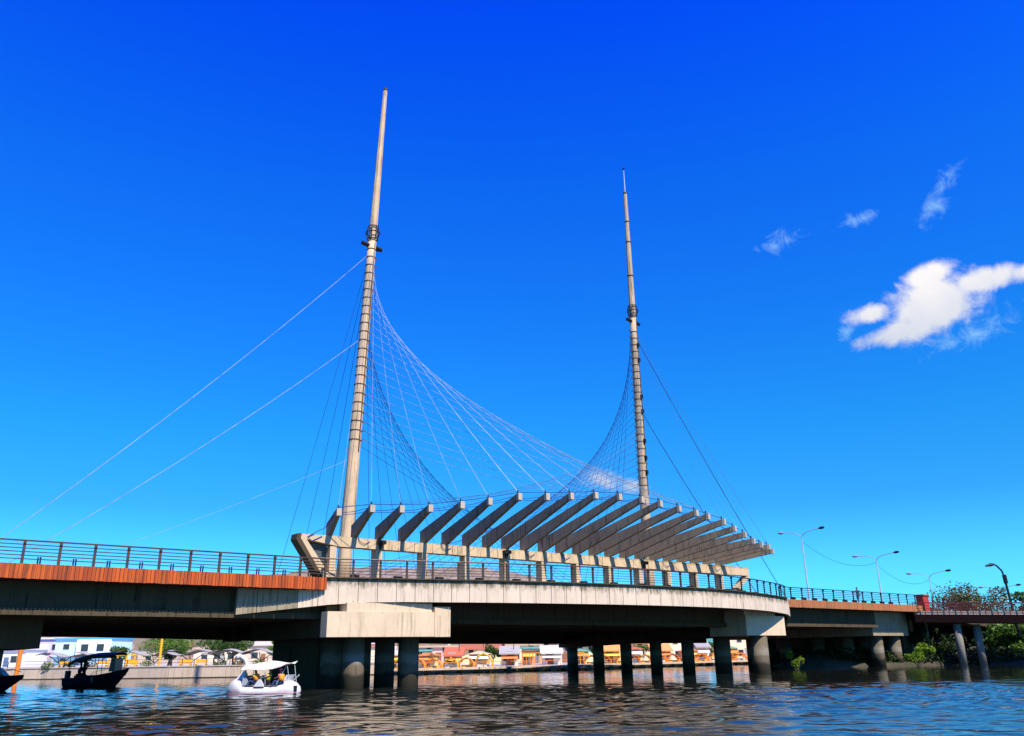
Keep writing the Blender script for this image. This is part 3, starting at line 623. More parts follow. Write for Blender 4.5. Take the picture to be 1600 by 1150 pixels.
for i, ax in enumerate(ax_list):
    col = ['yellow', 'orange', 'orange', 'yellow', 'orange'][i % 5]; lot = i < 6
    ay = float(np.interp(ax, [p.x for p in ml], [p.y for p in ml]))+1.9
    t = thing('arch_shelter', (ax, ay, .42), (ORD[i]+' arched shelter right of the left pier, '+col) if lot else (ORD[i-6]+' arched shelter behind the black column row, '+col), 'shelter', 'arched shelters on the far bank')
    rr = 1.12 if i == 5 else .9; hz_ = 1.15 if i == 5 else 1.0
    for yy in (0, .9, 1.8):
        part('arch', MB().tube([(ax-rr*math.cos(PI*k/10), ay+yy, .55+rr*hz_*1.12*math.sin(PI*k/10)) for k in range(11)], .085, 5), MT[col], t)
    for k_ in (3, 5, 7): part('roof_bar', MB().box(ax-rr*math.cos(PI*k_/10)-.05, ax-rr*math.cos(PI*k_/10)+.05, ay-.2, ay+2.0, .6+rr*hz_*1.12*math.sin(PI*k_/10), .72+rr*hz_*1.12*math.sin(PI*k_/10)), MT[col], t)
    if i % 3 != 2:
        G = [[(ax-rr*math.cos(PI*k/10), ay+yy, .63+rr*hz_*1.12*math.sin(PI*k/10)) for yy in (-.1, 1.9)] for k in range(2, 10)]
        part('curved_roof', MB().grid(G), MT['orange'], t)
    part('bench', MB().box(ax-rr*.7, ax+rr*.7, ay+.5, ay+.9, .42, .85), MT['white' if i % 2 else 'yellow'], t)
    part('table', MB().box(ax-.35, ax+.35, ay-.1, ay+.3, .80, .86).box(ax-.05, ax+.05, ay+.05, ay+.15, .42, .80), MT['shade'], t)
for i, fx in enumerate([1.2, 2.4, 7.0, 8.2]):
    fy = float(np.interp(fx, [p.x for p in ml], [p.y for p in ml]))+2.2
    t = thing('timber_frame', (fx, fy, .42), ['orange upright frame right of the small dark tree', 'tall orange frame in front of the sandy brown house', 'yellow A-shaped swing frame in front of the lilac house', 'yellow frame beside the swing frame'][i], 'frame', 'painted frames on the far bank')
    for s in (-.4, 0, .4): part('post', MB().tube([(fx+s*1.3, fy, .42), (fx+s, fy, 2.0)], .05, 5), MT['orange' if i < 2 else 'yellow'], t)
    part('beam', MB().box(fx-.6, fx+.6, fy-.06, fy+.06, 2.0, 2.1), MT['orange' if i < 2 else 'yellow'], t)

# ------------------------------------------------------------------ the bridge
bridge = thing('bridge', W(40, -12, 0), 'wide concrete road bridge with rusty edge boards and a bulging white middle platform', 'bridge')
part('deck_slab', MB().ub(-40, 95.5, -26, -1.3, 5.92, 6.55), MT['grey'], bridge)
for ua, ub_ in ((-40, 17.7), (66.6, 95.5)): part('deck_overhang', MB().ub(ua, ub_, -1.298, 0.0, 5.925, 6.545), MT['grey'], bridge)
part('roadway', MB().ub(-40, 95.5, -24.5, -3.2, 6.56, 6.60), MT['asphalt'], bridge)
part('approach_slab', MB().hexa([W(95.52, 0, 5.3), W(150, 0, 2.2), W(150, -26, 2.2), W(95.52, -26, 5.3), W(95.52, 0, 6.55), W(150, 0, 3.4), W(150, -26, 3.4), W(95.52, -26, 6.55)]), MT['grey'], bridge)
part('footpath', MB().ub(-40, 95.4, -3.1, -.9, 6.556, 6.64), MT['haunch'], bridge)
for ua, ub_ in ((-40, 17.7), (66.6, 95.4)): part('path_edge', MB().ub(ua, ub_, -.898, -.02, 6.55, 6.64), MT['haunch'], bridge)
part('far_parapet', MB().ub(-40, 95, -25.9, -25.6, 6.56, 7.35), MT['fascia'], bridge)
part('median_barrier', MB().ub(-40, 15, -12.3, -11.9, 6.61, 7.2).ub(68, 95, -12.3, -11.9, 6.61, 7.2), MT['fascia'], bridge)
# girders, each with a bottom flange
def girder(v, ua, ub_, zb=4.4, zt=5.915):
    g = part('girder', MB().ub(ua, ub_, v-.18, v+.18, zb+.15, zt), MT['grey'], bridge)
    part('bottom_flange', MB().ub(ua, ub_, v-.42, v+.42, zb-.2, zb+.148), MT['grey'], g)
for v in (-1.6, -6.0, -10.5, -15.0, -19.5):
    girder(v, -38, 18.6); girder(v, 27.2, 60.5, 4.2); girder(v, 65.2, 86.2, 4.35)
fg = [(-38, 4.0), (10, 3.7), (26, 3.35), (45, 3.02), (62, 2.95), (86, 2.95)]
for (ua, za), (ub_, zb_) in zip(fg[:-1], fg[1:]):
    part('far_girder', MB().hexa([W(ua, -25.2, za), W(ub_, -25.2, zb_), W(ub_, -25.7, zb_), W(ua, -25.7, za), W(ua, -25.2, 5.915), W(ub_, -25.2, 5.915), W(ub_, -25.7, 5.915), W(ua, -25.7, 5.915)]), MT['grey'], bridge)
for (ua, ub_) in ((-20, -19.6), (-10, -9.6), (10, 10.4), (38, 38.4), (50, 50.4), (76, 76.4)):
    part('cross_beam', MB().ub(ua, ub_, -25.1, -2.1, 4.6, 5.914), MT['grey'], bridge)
# piers
def col_mb(p, r, z1, z0=-1.5):
    return MB().loft([[(p.x+r*math.cos(2*PI*k/20), p.y+r*math.sin(2*PI*k/20), z) for k in range(20)] for z in (z0, z1)])
# left pier
def skew(ua, ub_, va, vb, vback, z0, z1): return MB().hexa([W(ua, va, z0), W(ub_, vb, z0), W(ub_, vback, z0), W(ua, vback, z0), W(ua, va, z1), W(ub_, vb, z1), W(ub_, vback, z1), W(ua, vback, z1)])
cap = part('pier_cap', skew(17.95, 26.0, .30, 1.75, -.55, 3.08, 4.60), MT['cap'], bridge)
part('cap_block', skew(19.2, 24.9, .42, 1.45, -.55, 4.602, 5.15), MT['cap'], cap)
part('cap_end_block', skew(25.0, 26.1, 1.62, 1.84, -.5, 3.06, 4.95), MT['cap'], cap)
part('shaded_cap_rear', MB().ub(18.3, 25.9, -12.4, -.552, 3.09, 5.0), MT['grey'], cap)  # dark material carries the shade of the cap behind its lit front
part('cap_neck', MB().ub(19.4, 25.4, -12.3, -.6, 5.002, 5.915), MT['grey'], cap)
for u_ in (20.7, 24.8):
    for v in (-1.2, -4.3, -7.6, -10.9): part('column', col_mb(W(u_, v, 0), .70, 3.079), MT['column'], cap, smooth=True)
part('pier_fill_wall', MB().ub(20.0, 22.4, -12.2, -5.2, -1.5, 3.078), MT['grey'], cap)  # added wall closing bright gaps so the pier's inside stays dark
for v in (-16, -20.5, -25):
    c2 = part('pier_cap', MB().ub(21.2, 22.4, v-.6, v+.6, 3.3, 5.9), MT['grey'], bridge)
# right pier: one long row running back under the deck
cap = part('pier_cap', MB().ub(59.2, 65.2, -3.2, .95, 3.22, 4.95), MT['cap'], bridge)
part('cap_block', MB().ub(59.25, 64.0, -3.2, .80, 4.952, 5.9), MT['cap'], cap)
part('cap_beam', MB().hexa([W(60.8, -3.22, 3.2), W(63.2, -3.22, 3.2), W(63.2, -26.4, 2.55), W(60.8, -26.4, 2.55), W(60.8, -3.22, 5.9), W(63.2, -3.22, 5.9), W(63.2, -26.4, 5.9), W(60.8, -26.4, 5.9)]), MT['grey'], cap)
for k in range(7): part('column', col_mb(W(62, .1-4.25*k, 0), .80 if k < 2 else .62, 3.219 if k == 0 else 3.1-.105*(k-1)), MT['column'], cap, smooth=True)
# third pier and its neighbours near the right bank
cap = part('pier_cap', MB().ub(86.2, 94.2, -24, -1.9, 3.3, 5.9), MT['haunch'], bridge)
for u_ in (88.6, 92.6):
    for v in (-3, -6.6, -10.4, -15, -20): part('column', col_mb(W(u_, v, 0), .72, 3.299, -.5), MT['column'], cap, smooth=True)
# pier at the left edge of the picture
cap = part('pier_cap', MB().ub(-9, 3.3, -14, -5.0, 2.6, 5.9), MT['grey'], bridge)
for u_ in (-5.8, -2.4, 1.0):
    for v in (-6, -9, -12): part('column', col_mb(W(u_, v, 0), .75, 2.599), MT['column'], cap, smooth=True)
part('abutment', MB().ub(95.55, 97.5, -26, -3.4, .2, 5.25), MT['grey'], bridge)
# rusty edge boards
def boards(ua, ub_):
    mb = MB(); rnd = random.Random(int(ua)+50); n = int((ub_-ua)/.2)
    for k in range(n):
        a = ua+(ub_-ua)*k/n; e = rnd.uniform(0, .02); mb.ub(a+.012, a+(ub_-ua)/n-.012, .03+e-.06, .09+e, 5.90+rnd.uniform(-.012, .012), 6.64)
    part('edge_boards', mb, MT['boards'], bridge, kind='stuff')
boards(-16, 17.9); boards(66.3, 94.6)
for ua, ub_ in ((-16, 17.9), (66.3, 94.6)): part('board_backing', MB().ub(ua, ub_, .001, .028, 5.93, 6.62), MT['band'], bridge)
# the bulging platform
ctrl = [(12.6, -.9), (15, -.75), (17, -.45), (18.2, -.05), (19.6, .35), (22, 1.05), (25, 1.9), (28.1, 2.85), (32.7, 3.85), (38.2, 4.75), (42, 5.12), (45.6, 5.25), (49, 5.2), (51.5, 4.95), (54.5, 4.45), (57.1, 3.85), (60, 3.0), (63, 2.05), (65.6, 1.05), (67.3, .25), (68.6, -.6), (69.4, -1.4), (69.8, -2.4)]
cv = []
for i in range(len(ctrl)-1):
    p0 = Vector(ctrl[max(i-1, 0)]); p1 = Vector(ctrl[i]); p2 = Vector(ctrl[i+1]); p3 = Vector(ctrl[min(i+2, len(ctrl)-1)])
    for s in range(12):
        q_ = s/12; cv.append(.5*((2*p1)+(p2-p0)*q_+(2*p0-5*p1+4*p2-p3)*q_*q_+(3*p1-p0-3*p2+p3)*q_**3))
cv.append(Vector(ctrl[-1]))
acc = [0]
for i in range(1, len(cv)): acc.append(acc[-1]+(cv[i]-cv[i-1]).length)
def cpt(s):
    s = max(0, min(acc[-1]-1e-6, s)); i = int(np.searchsorted(acc, s, side='right'))-1
    q_ = (s-acc[i])/(acc[i+1]-acc[i]); p = cv[i].lerp(cv[i+1], q_); d = (cv[i+1]-cv[i]).normalized(); return p, d
def uc(p): return W(p[0], p[1], 0)
def zbot(u):
    return float(np.interp(u, [12.6, 15.8, 18.2, 20.5, 23, 60, 63, 66, 68, 69.8], [4.36, 4.74, 5.02, 5.17, 5.22, 5.25, 5.2, 5.15, 4.95, 4.55]))
tot_c = acc[-1]; npan = 48; pl = tot_c/npan
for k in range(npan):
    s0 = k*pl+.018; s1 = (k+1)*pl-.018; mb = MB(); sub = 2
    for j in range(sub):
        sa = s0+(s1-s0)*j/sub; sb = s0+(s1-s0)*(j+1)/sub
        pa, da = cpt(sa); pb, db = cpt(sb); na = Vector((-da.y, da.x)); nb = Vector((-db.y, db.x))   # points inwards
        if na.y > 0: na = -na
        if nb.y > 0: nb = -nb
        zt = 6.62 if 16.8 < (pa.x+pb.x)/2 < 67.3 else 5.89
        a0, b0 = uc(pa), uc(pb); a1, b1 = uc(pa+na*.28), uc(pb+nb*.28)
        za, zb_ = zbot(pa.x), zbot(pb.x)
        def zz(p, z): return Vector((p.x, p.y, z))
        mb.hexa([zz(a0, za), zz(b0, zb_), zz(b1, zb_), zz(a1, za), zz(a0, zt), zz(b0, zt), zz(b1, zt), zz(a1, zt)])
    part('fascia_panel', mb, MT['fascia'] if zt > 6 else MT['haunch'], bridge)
slab = []
for k in range(61):
    p, d = cpt(tot_c*k/60)
    if 18.9 < p.x < 66.6: slab.append(uc(Vector((p.x, max(p.y-.30, -.6)))))
slab += [W(66.6, -.7, 0), W(18.6, -.7, 0)]
part('platform_slab', MB().prism([Vector((p.x, p.y, 5.45)) for p in slab], (0, 0, 1.10)), MT['grey'], bridge)
cp = MB()
for k in range(120):
    a, _ = cpt(tot_c*k/120); b_, _ = cpt(tot_c*(k+1)/120)
    if 17.9 < a.x and b_.x < 66.3: cp.seg(uc(a)+Vector((0, 0, 6.66)), uc(b_)+Vector((0, 0, 6.66)), .34, .075)
part('kerb', cp, MT['grey'], bridge)
for j in range(3):   # soffit panels under the haunches
    pass
haunch_fill = MB().prism([W(12.7, -1.2, 4.5), W(20, -1.2, 5.15), W(20, -1.2, 5.9), W(12.7, -1.2, 5.9)], -V*.6)
part('haunch_block', haunch_fill, MT['haunch'], bridge)

# ------------------------------------------------------------------ railings
post_me = MB().box(-.065, .065, -.05, .05, 0, 1.12).box(-.06, .06, -.11, .07, 1.0, 1.14).mesh('post', MT['rail'])
post_g = MB().box(-.045, .045, -.05, .05, 0, 1.12).box(-.06, .06, -.11, .07, 1.0, 1.14).mesh('post', MT['railgreen'])
RZ = [(.24, .03), (.42, .03), (.6, .03), (.78, .03), (.96, .03)]
def straight_rail(u_a, u_b, step, v, label, pm, mt, z0=6.64):
    t = thing('railing', W((u_a+u_b)/2, v, z0), label, 'railing', 'bridge railings'); n = round((u_b-u_a)/step)
    for k in range(n+1): inst('post', pm, t, W(u_a+(u_b-u_a)*k/n, v, z0), A)
    for z, th in RZ: part('rail', MB().seg(W(u_a, v, z0+z), W(u_b, v, z0+z), .04, .05), mt, t)
    part('handrail', MB().seg(W(u_a, v, z0+1.16), W(u_b, v, z0+1.16), .11, .075), mt, t); return t
straight_rail(-15.9, 17.8, 1.685, -.05, 'long bronze metal railing over the orange boards at left', post_me, MT['rail'])
straight_rail(66.4, 93.4, 1.93, -.05, 'dark green metal railing over the weathered boards at right', post_g, MT['railgreen'])
t = thing('railing', W(42, 5, 6.66), 'curved metal railing along the white bulging platform', 'railing', 'bridge railings')
s_lo = next(s for s in np.arange(0, tot_c, .1) if cpt(s)[0].x > 17.9); s_hi = next(s for s in np.arange(0, tot_c, .1) if cpt(s)[0].x > 66.3)
n = round((s_hi-s_lo)/1.75); cvp = []
for k in range(n*3+1):
    p, d = cpt(s_lo+(s_hi-s_lo)*k/(n*3)); cvp.append(uc(p)-V*.13)
    if k % 3 == 0: inst('post', post_me if p.x < 46 else post_g, t, uc(p)-V*.13+Vector((0, 0, 6.68)), A+math.atan2(d.y, d.x)*-1)
for half, mt in ((0, MT['rail']), (1, MT['railgreen'])):
    i0 = 0 if half == 0 else int(len(cvp)*.6); i1 = int(len(cvp)*.6)+1 if half == 0 else len(cvp)
    for z, th in RZ: part('rail', MB().tube([Vector((p.x, p.y, 6.68+z)) for p in cvp[i0:i1]], .018, 4), mt, t)
    part('handrail', MB().tube([Vector((p.x, p.y, 6.68+1.16)) for p in cvp[i0:i1]], .05, 6), mt, t)
# little paired bollards and floodlights standing on the footpath
bol = MB().tube([(0, 0, 0), (0, 0, .40)], .04, 8).tube([(.13, 0, 0), (.13, 0, .40)], .04, 8).mesh('bollard', MT['cage'])
for k in range(10):
    o = bpy.data.objects.new('bollard', bol); C.objects.link(o); o.location = W(1.75+1.685*k, -.55, 6.645)
    tag(o, ORD[k]+' short black double bollard from the left, behind the left railing', 'bollard', 'bollards behind the railing')
fl_m = MB().box(-.26, .26, -.16, .16, .08, .30).box(-.05, .05, -.05, .05, 0, .08).mesh('floodlight', MT['cage'])
for k in range(17):
    u_ = 20+2.75*k; vv = .0
    vv = float(np.interp(u_, [c[0] for c in ctrl], [c[1] for c in ctrl]))-.7
    o = bpy.data.objects.new('floodlight', fl_m); C.objects.link(o); o.location = W(u_, vv, 6.62 if vv < 0 else 6.575); o.rotation_euler = (0, 0, A)
    tag(o, ORD[k]+' low black floodlight from the left, behind the curved platform railing', 'floodlight', 'floodlights on the platform')
for k in range(12):
    o = bpy.data.objects.new('floodlight', fl_m); C.objects.link(o); o.location = W(67.6+1.93*k, -.75, 6.645); o.rotation_euler = (0.5, 0, A)
    tag(o, ORD[k]+' tilted black floodlight from the left, behind the right railing', 'floodlight', 'floodlights behind the right railing')

# ------------------------------------------------------------------ rib frame
ribs = thing('rib_frame', W(40, -1.2, 6.6), 'concrete frame with a long beam and twenty three blade ribs leaning over the platform', 'canopy frame')
UB = [18.43+1.828*i for i in range(23)]
ZB = lambda u: 9.45+.004*(u-40)
for k in range(12):
    ua = 18.95 if k == 0 else UB[2*k-1]+.9+.03; ub_ = UB[2*k+1]+.9 if 2*k+1 < 23 else 62.6
    part('beam_segment', MB().hexa([W(ua, -.80, 8.72), W(ub_, -.80, 8.74), W(ub_, -1.55, 8.74), W(ua, -1.55, 8.72), W(ua, -.80, ZB(ua)), W(ub_, -.80, ZB(ub_)), W(ub_, -1.55, ZB(ub_)), W(ua, -1.55, ZB(ua))]), MT['beam'], ribs)
for k in range(12):
    u_ = UB[2*k] + (.25 if k == 0 else .0)
    part('post', MB().ub(u_-.23, u_+.23, -1.52, -.83, 6.60, 8.719), MT['beam'], ribs)
# prow at the left end
th_v = -V*.8
part('prow_strut', MB().prism([W(16.35, -.78, 9.1), W(16.7, -.78, 9.1), W(18.75, -.78, 6.6), W(18.15, -.78, 6.6)], th_v), MT['beam'], ribs)
part('prow_head', MB().prism([W(16.35, -.781, 9.1), W(18.94, -.781, 8.74), W(18.94, -.781, 9.39), W(16.45, -.781, 9.36)], th_v*.99), MT['beam'], ribs)
part('prow_edge', MB().prism([W(16.1, -.76, 9.36), W(16.35, -.76, 9.42), W(16.35, -.76, 9.05), W(18.1, -.76, 6.6), W(17.85, -.76, 6.6), W(16.05, -.76, 9.0)], th_v*1.1), MT['grey'], ribs)
lv = MB()
for k in range(22):
    z = 6.75+k*.095; ul = 18.75-(z-6.6)*(2.05/2.5)+.12
    if ul < 18.35: lv.ub(ul, 18.44, -1.35, -1.2, z, z+.055)
lv.add([W(16.9, -1.37, 9.0), W(18.44, -1.37, 8.9), W(18.44, -1.37, 6.6)], [(0, 1, 2)])
part('louver', lv, MT['louver'], ribs)
part('end_gusset', MB().prism([W(62.61, -.82, 8.745), W(62.61, -.82, 9.54), W(62.9, -.82, 9.54), W(62.9, -.82, 8.6), W(61.2, -.82, 7.4), W(61.0, -.82, 7.6)], -V*.72), MT['beam'], ribs)
part('end_ramp', MB().prism([W(60.2, -.9, 6.62), W(62.2, -.9, 6.62), W(61.6, -.9, 7.5)], -V*.5), MT['grey'], ribs)
AZ = [R(-10+30*i/22) for i in range(23)]
RR = [1.8, 3.1, 3.7, 4.2, 5.2, 5.7, 6.5, 7.1, 7.4, 7.8, 8.2, 8.5, 8.5, 8.6, 8.6, 8.2, 8.2, 7.8, 7.4, 6.9, 6.4, 5.9, 5.1]
RZT = [10.9, 11.1, 11.15, 11.3, 11.55, 11.9, 12.3, 12.4, 12.6, 12.8, 12.85, 12.8, 12.7, 12.5, 12.35, 12.3, 12.05, 11.7, 11.4, 11.05, 10.9, 10.9, 10.7]
TIP = []
for i in range(23):
    D = U*math.sin(AZ[i]) + V*math.cos(AZ[i]); Nn = Vector((-D.y, D.x, 0)); b0 = W(UB[i], -1.0, 0); zb = ZB(UB[i])+.003; r_, zt = RR[i], RZT[i]; tk_ = .28
    o_ = b0 - Nn*tk_/2
    poly = [o_-D*.35+Vector((0, 0, zb)), o_+D*.18+Vector((0, 0, zb)), o_+D*(r_-.14)+Vector((0, 0, zt-.44)), o_+D*(r_-.14)+Vector((0, 0, zt-.02)), o_-D*.35+Vector((0, 0, zb+.86))]
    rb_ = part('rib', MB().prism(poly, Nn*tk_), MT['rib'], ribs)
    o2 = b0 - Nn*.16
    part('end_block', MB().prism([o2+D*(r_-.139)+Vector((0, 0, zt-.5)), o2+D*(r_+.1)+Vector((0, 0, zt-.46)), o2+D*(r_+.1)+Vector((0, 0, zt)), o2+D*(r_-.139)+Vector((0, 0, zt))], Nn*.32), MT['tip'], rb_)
    tip = b0+D*(r_-.2)+Vector((0, 0, zt+.02)); TIP.append(tip)
    part('cable_anchor', MB().tube([tip, tip+Vector((0, 0, .22))], .05, 6), MT['cage'], rb_)
for dz, dd in ((.08, 0), (-.3, .35), (-.12, .7)):
    for i in range(22):
        a = TIP[i]-V*dd+Vector((0, 0, dz)); b_ = TIP[i+1]-V*dd+Vector((0, 0, dz)); part('tie_cable', MB().tube(cable_pts(a, b_, .12 if dd else .02, 4), .02, 4), MT['darkcable'], ribs)
part('loose_wire', MB().tube([TIP[0], W(18.0, -.7, 9.9), W(17.3, -.7, 9.5), W(16.8, -.74, 9.2), W(17.1, -.74, 8.95), W(17.8, -.74, 9.3)], .03, 5), MT['darkcable'], ribs)
for u_ in (20.4, 27.0, 34.8, 38.5, 50.5, 57.5):
    part('loose_wire', MB().tube([W(u_, -.76, 9.5), W(u_+.1, -.72, 9.15), W(u_+.5, -.72, 8.98), W(u_+.9, -.74, 9.2)], .025, 4), MT['darkcable'], ribs)
for u_ in (22.1, 32.9, 48.0):
    fb = part('floodlight', MB().ub(u_-.3, u_+.3, -.78, -.45, 9.05, 9.3), MT['cage'], ribs)
    part('bracket', MB().ub(u_-.08, u_+.08, -.79, -.6, 8.75, 9.05), MT['cage'], fb)

# ------------------------------------------------------------------ masts with their cables
def lerp(a, b_, q_): return a+(b_-a)*q_
def mast(ub0, ut, ztop, zring, label, mat, spire, side):
    t = thing('mast', W(ub0, -8, 6.6), label, 'mast', 'bridge masts')
    def ax(z): return W(lerp(ub0, ut, (z-6.6)/(51.5-6.6)), -8, z)
    def rad(z): return float(np.interp(z, [6.6, zring, ztop], [.54, .345, .19]))
    zs = [6.6]+list(np.linspace(9, zring-.9, 12)); rings = []
    part('base_block', MB().ub(ub0-1.0, ub0+1.0, -9.0, -7.0, 6.61, 7.0), mat, t)
    part('shaft', MB().tube([ax(z) for z in zs], [rad(z) for z in zs], 20), mat, t, smooth=True)
    z2 = [zring-.9, zring+5, zring+10, ztop]
    part('upper_shaft', MB().tube([ax(z) for z in z2], [rad(z)*1.02 for z in z2], 8), mat, t)
    part('top_cap', MB().tube([ax(ztop), ax(ztop+.2)], [.24, .2], 8), MT['grey'], t)
    if spire:
        part('spire', MB().tube([ax(ztop+.2), ax(55.3)], [.07, .04], 6), MT['lamp'], t); part('spire_ball', MB().tube([ax(55.2), ax(55.35), ax(55.5)], [.08, .16, .05], 8), MT['cage'], t)
        for z in (zring+4.2, zring+8.4, zring+11): part('band', MB().tube([ax(z), ax(z+.1)], rad(z)+.05, 12), MT['band'], t)
    # crow's nest ring
    cg = MB()
    for z, r_ in ((zring+.6, .44), (zring-.6, .44), (zring, .60)): cg.tube([ax(z)+Vector((math.cos(a)*r_, math.sin(a)*r_, 0)) for a in [2*PI*k/16 for k in range(17)]], .05, 5)
    for k in range(8):
        a = 2*PI*k/8; cg.tube([ax(zring+z)+Vector((math.cos(a)*r_, math.sin(a)*r_, 0)) for z, r_ in ((.6, .44), (0, .60), (-.6, .44))], .04, 5)
    part('ring_cage', cg, MT['cage'], t)
    for s in (-1, 1):
        part('floodlight', MB().tube([ax(zring-1.25)+U*s*.3, ax(zring-1.25)+U*s*.95+Vector((0, 0, s*-.1))], .19, 8), MT['cage'], t)
    levels = [34.8-.765*i for i in range(23)]
    for i, z in enumerate(levels):
        mb = MB().tube([ax(z-.035), ax(z+.035)], rad(z)+.035, 14)
        for sg in ((1,) if side > 0 else (-1, 1)):
            mb.seg(ax(z)+U*sg*(rad(z)+.02)-V*.05, ax(z+.12)+U*sg*(rad(z)+.34)-V*.05, .08, .08)
        part('band', mb, MT['band'], t)
    if not side > 0:
        for i, z in enumerate((33.2, 31.5, 27.4, 25.8, 22.6, 20.8, 19.3)): part('junction_box', MB().seg(ax(z)+V*(rad(z)+.1)-U*.1, ax(z)+V*(rad(z)+.1)+U*.16, .2, .4), MT['cage'], t)
    part('conduit', MB().tube([ax(zring-1)+V*rad(34)+U*.1, ax(17)+V*(rad(17)+.03)+U*.12], .04, 5), MT['band'], t)
    for i, z in enumerate(levels):
        j = i if side > 0 else 22-i
        s0 = ax(z)+V*rad(z)+U*side*.1
        part('cable', MB().tube(cable_pts(s0, TIP[j]+Vector((0, 0, .15)), .25, 6), .013 if side > 0 else .010, 4), MT['cable' if side > 0 else 'palecable'], t)
        an = W(21.0+1.75*j, -15.5, 6.7)
        part('back_cable', MB().tube(cable_pts(ax(z)-V*rad(z)+U*side*.1, an, .15, 4), .017, 4), MT['darkcable'], t)
    return t, ax, rad
m1, ax1, rd1 = mast(23.2, 25.07, 51.4, 36.4, 'tall tan concrete mast at left rising behind the first ribs', MT['mast'], False, 1)
m2, ax2, rd2 = mast(56.6, 56.85, 52.0, 37.3, 'stained concrete mast at right with a thin spire on top', MT['mast2'], True, -1)
for z, ue, sg in ((34.6, -1.3, .7), (26.8, .45, .6), (16.6, 2.5, .3)): part('guy_cable', MB().tube(cable_pts(ax1(z), W(ue, -8, 6.6), sg, 12), .021 if z > 20 else .011, 5), MT['cable'], m1)
for z, ue in ((34.6, 80.3), (26.4, 75.3)): part('guy_cable', MB().tube(cable_pts(ax2(z), W(ue, -8, 6.6), .5, 12), .036, 5), MT['darkcable'], m2)

# ------------------------------------------------------------------ street lamps on the bridge
def street_lamp(u_, zt, z0, arm, label):
    b0 = W(u_, -13, z0); t = thing('street_lamp', b0, label, 'street lamp', 'double arm street lamps')
    part('pole', MB().tube([b0, W(u_, -13, zt)], [.13, .07], 8), MT['lamp'], t)
    for s in (-1, 1):
        pts_ = [W(u_, -13+s*arm*(1-math.cos(q_*PI/2)), zt-.1+.85*math.sin(q_*PI/2)) for q_ in np.linspace(0, .75, 7)]
        e = pts_[-1]; e2 = W(u_, -13+s*arm*1.02, zt+.8)
        a_ = part('arm', MB().tube(pts_+[e2], .05, 6), MT['lamp'], t)
        h0 = W(u_, -13+s*arm*1.0, zt+.8); h1 = W(u_, -13+s*(arm+.85), zt+.84)
        part('lamp_head', MB().tube([h0, h0.lerp(h1, .35), h0.lerp(h1, .8), h1], [.07, .17, .16, .06], 8), MT['zinc'] if s < 0 else MT['cage'], a_)
    return t
lamps = [(92, 15.9, 6.5, 2.6, 'tallest double arm street lamp, nearest to the masts'), (110.2, 13.9, 5.4, 2.7, 'second double arm street lamp, behind the walking person'),
         (125.3, 12.1, 4.6, 2.6, 'third double arm street lamp, above the red post'), (150, 10.9, 3.5, 2.6, 'farthest double arm street lamp above the brownish tree')]
for a in lamps: street_lamp(*a)
for i in range(3):
    p = W(lamps[i][0], -13, lamps[i][1]-.6); q_ = W(lamps[i+1][0], -13, lamps[i+1][1]-.3)
    solo('power_line', MB().tube(cable_pts(p, q_, 1.5, 14), .022, 4), MT['cage'], ['thin wire sagging from the tallest street lamp to the second', 'thin wire sagging from the second street lamp to the third', 'thin wire sagging from the third street lamp towards the tree'][i], 'wire', 'wires between the street lamps')

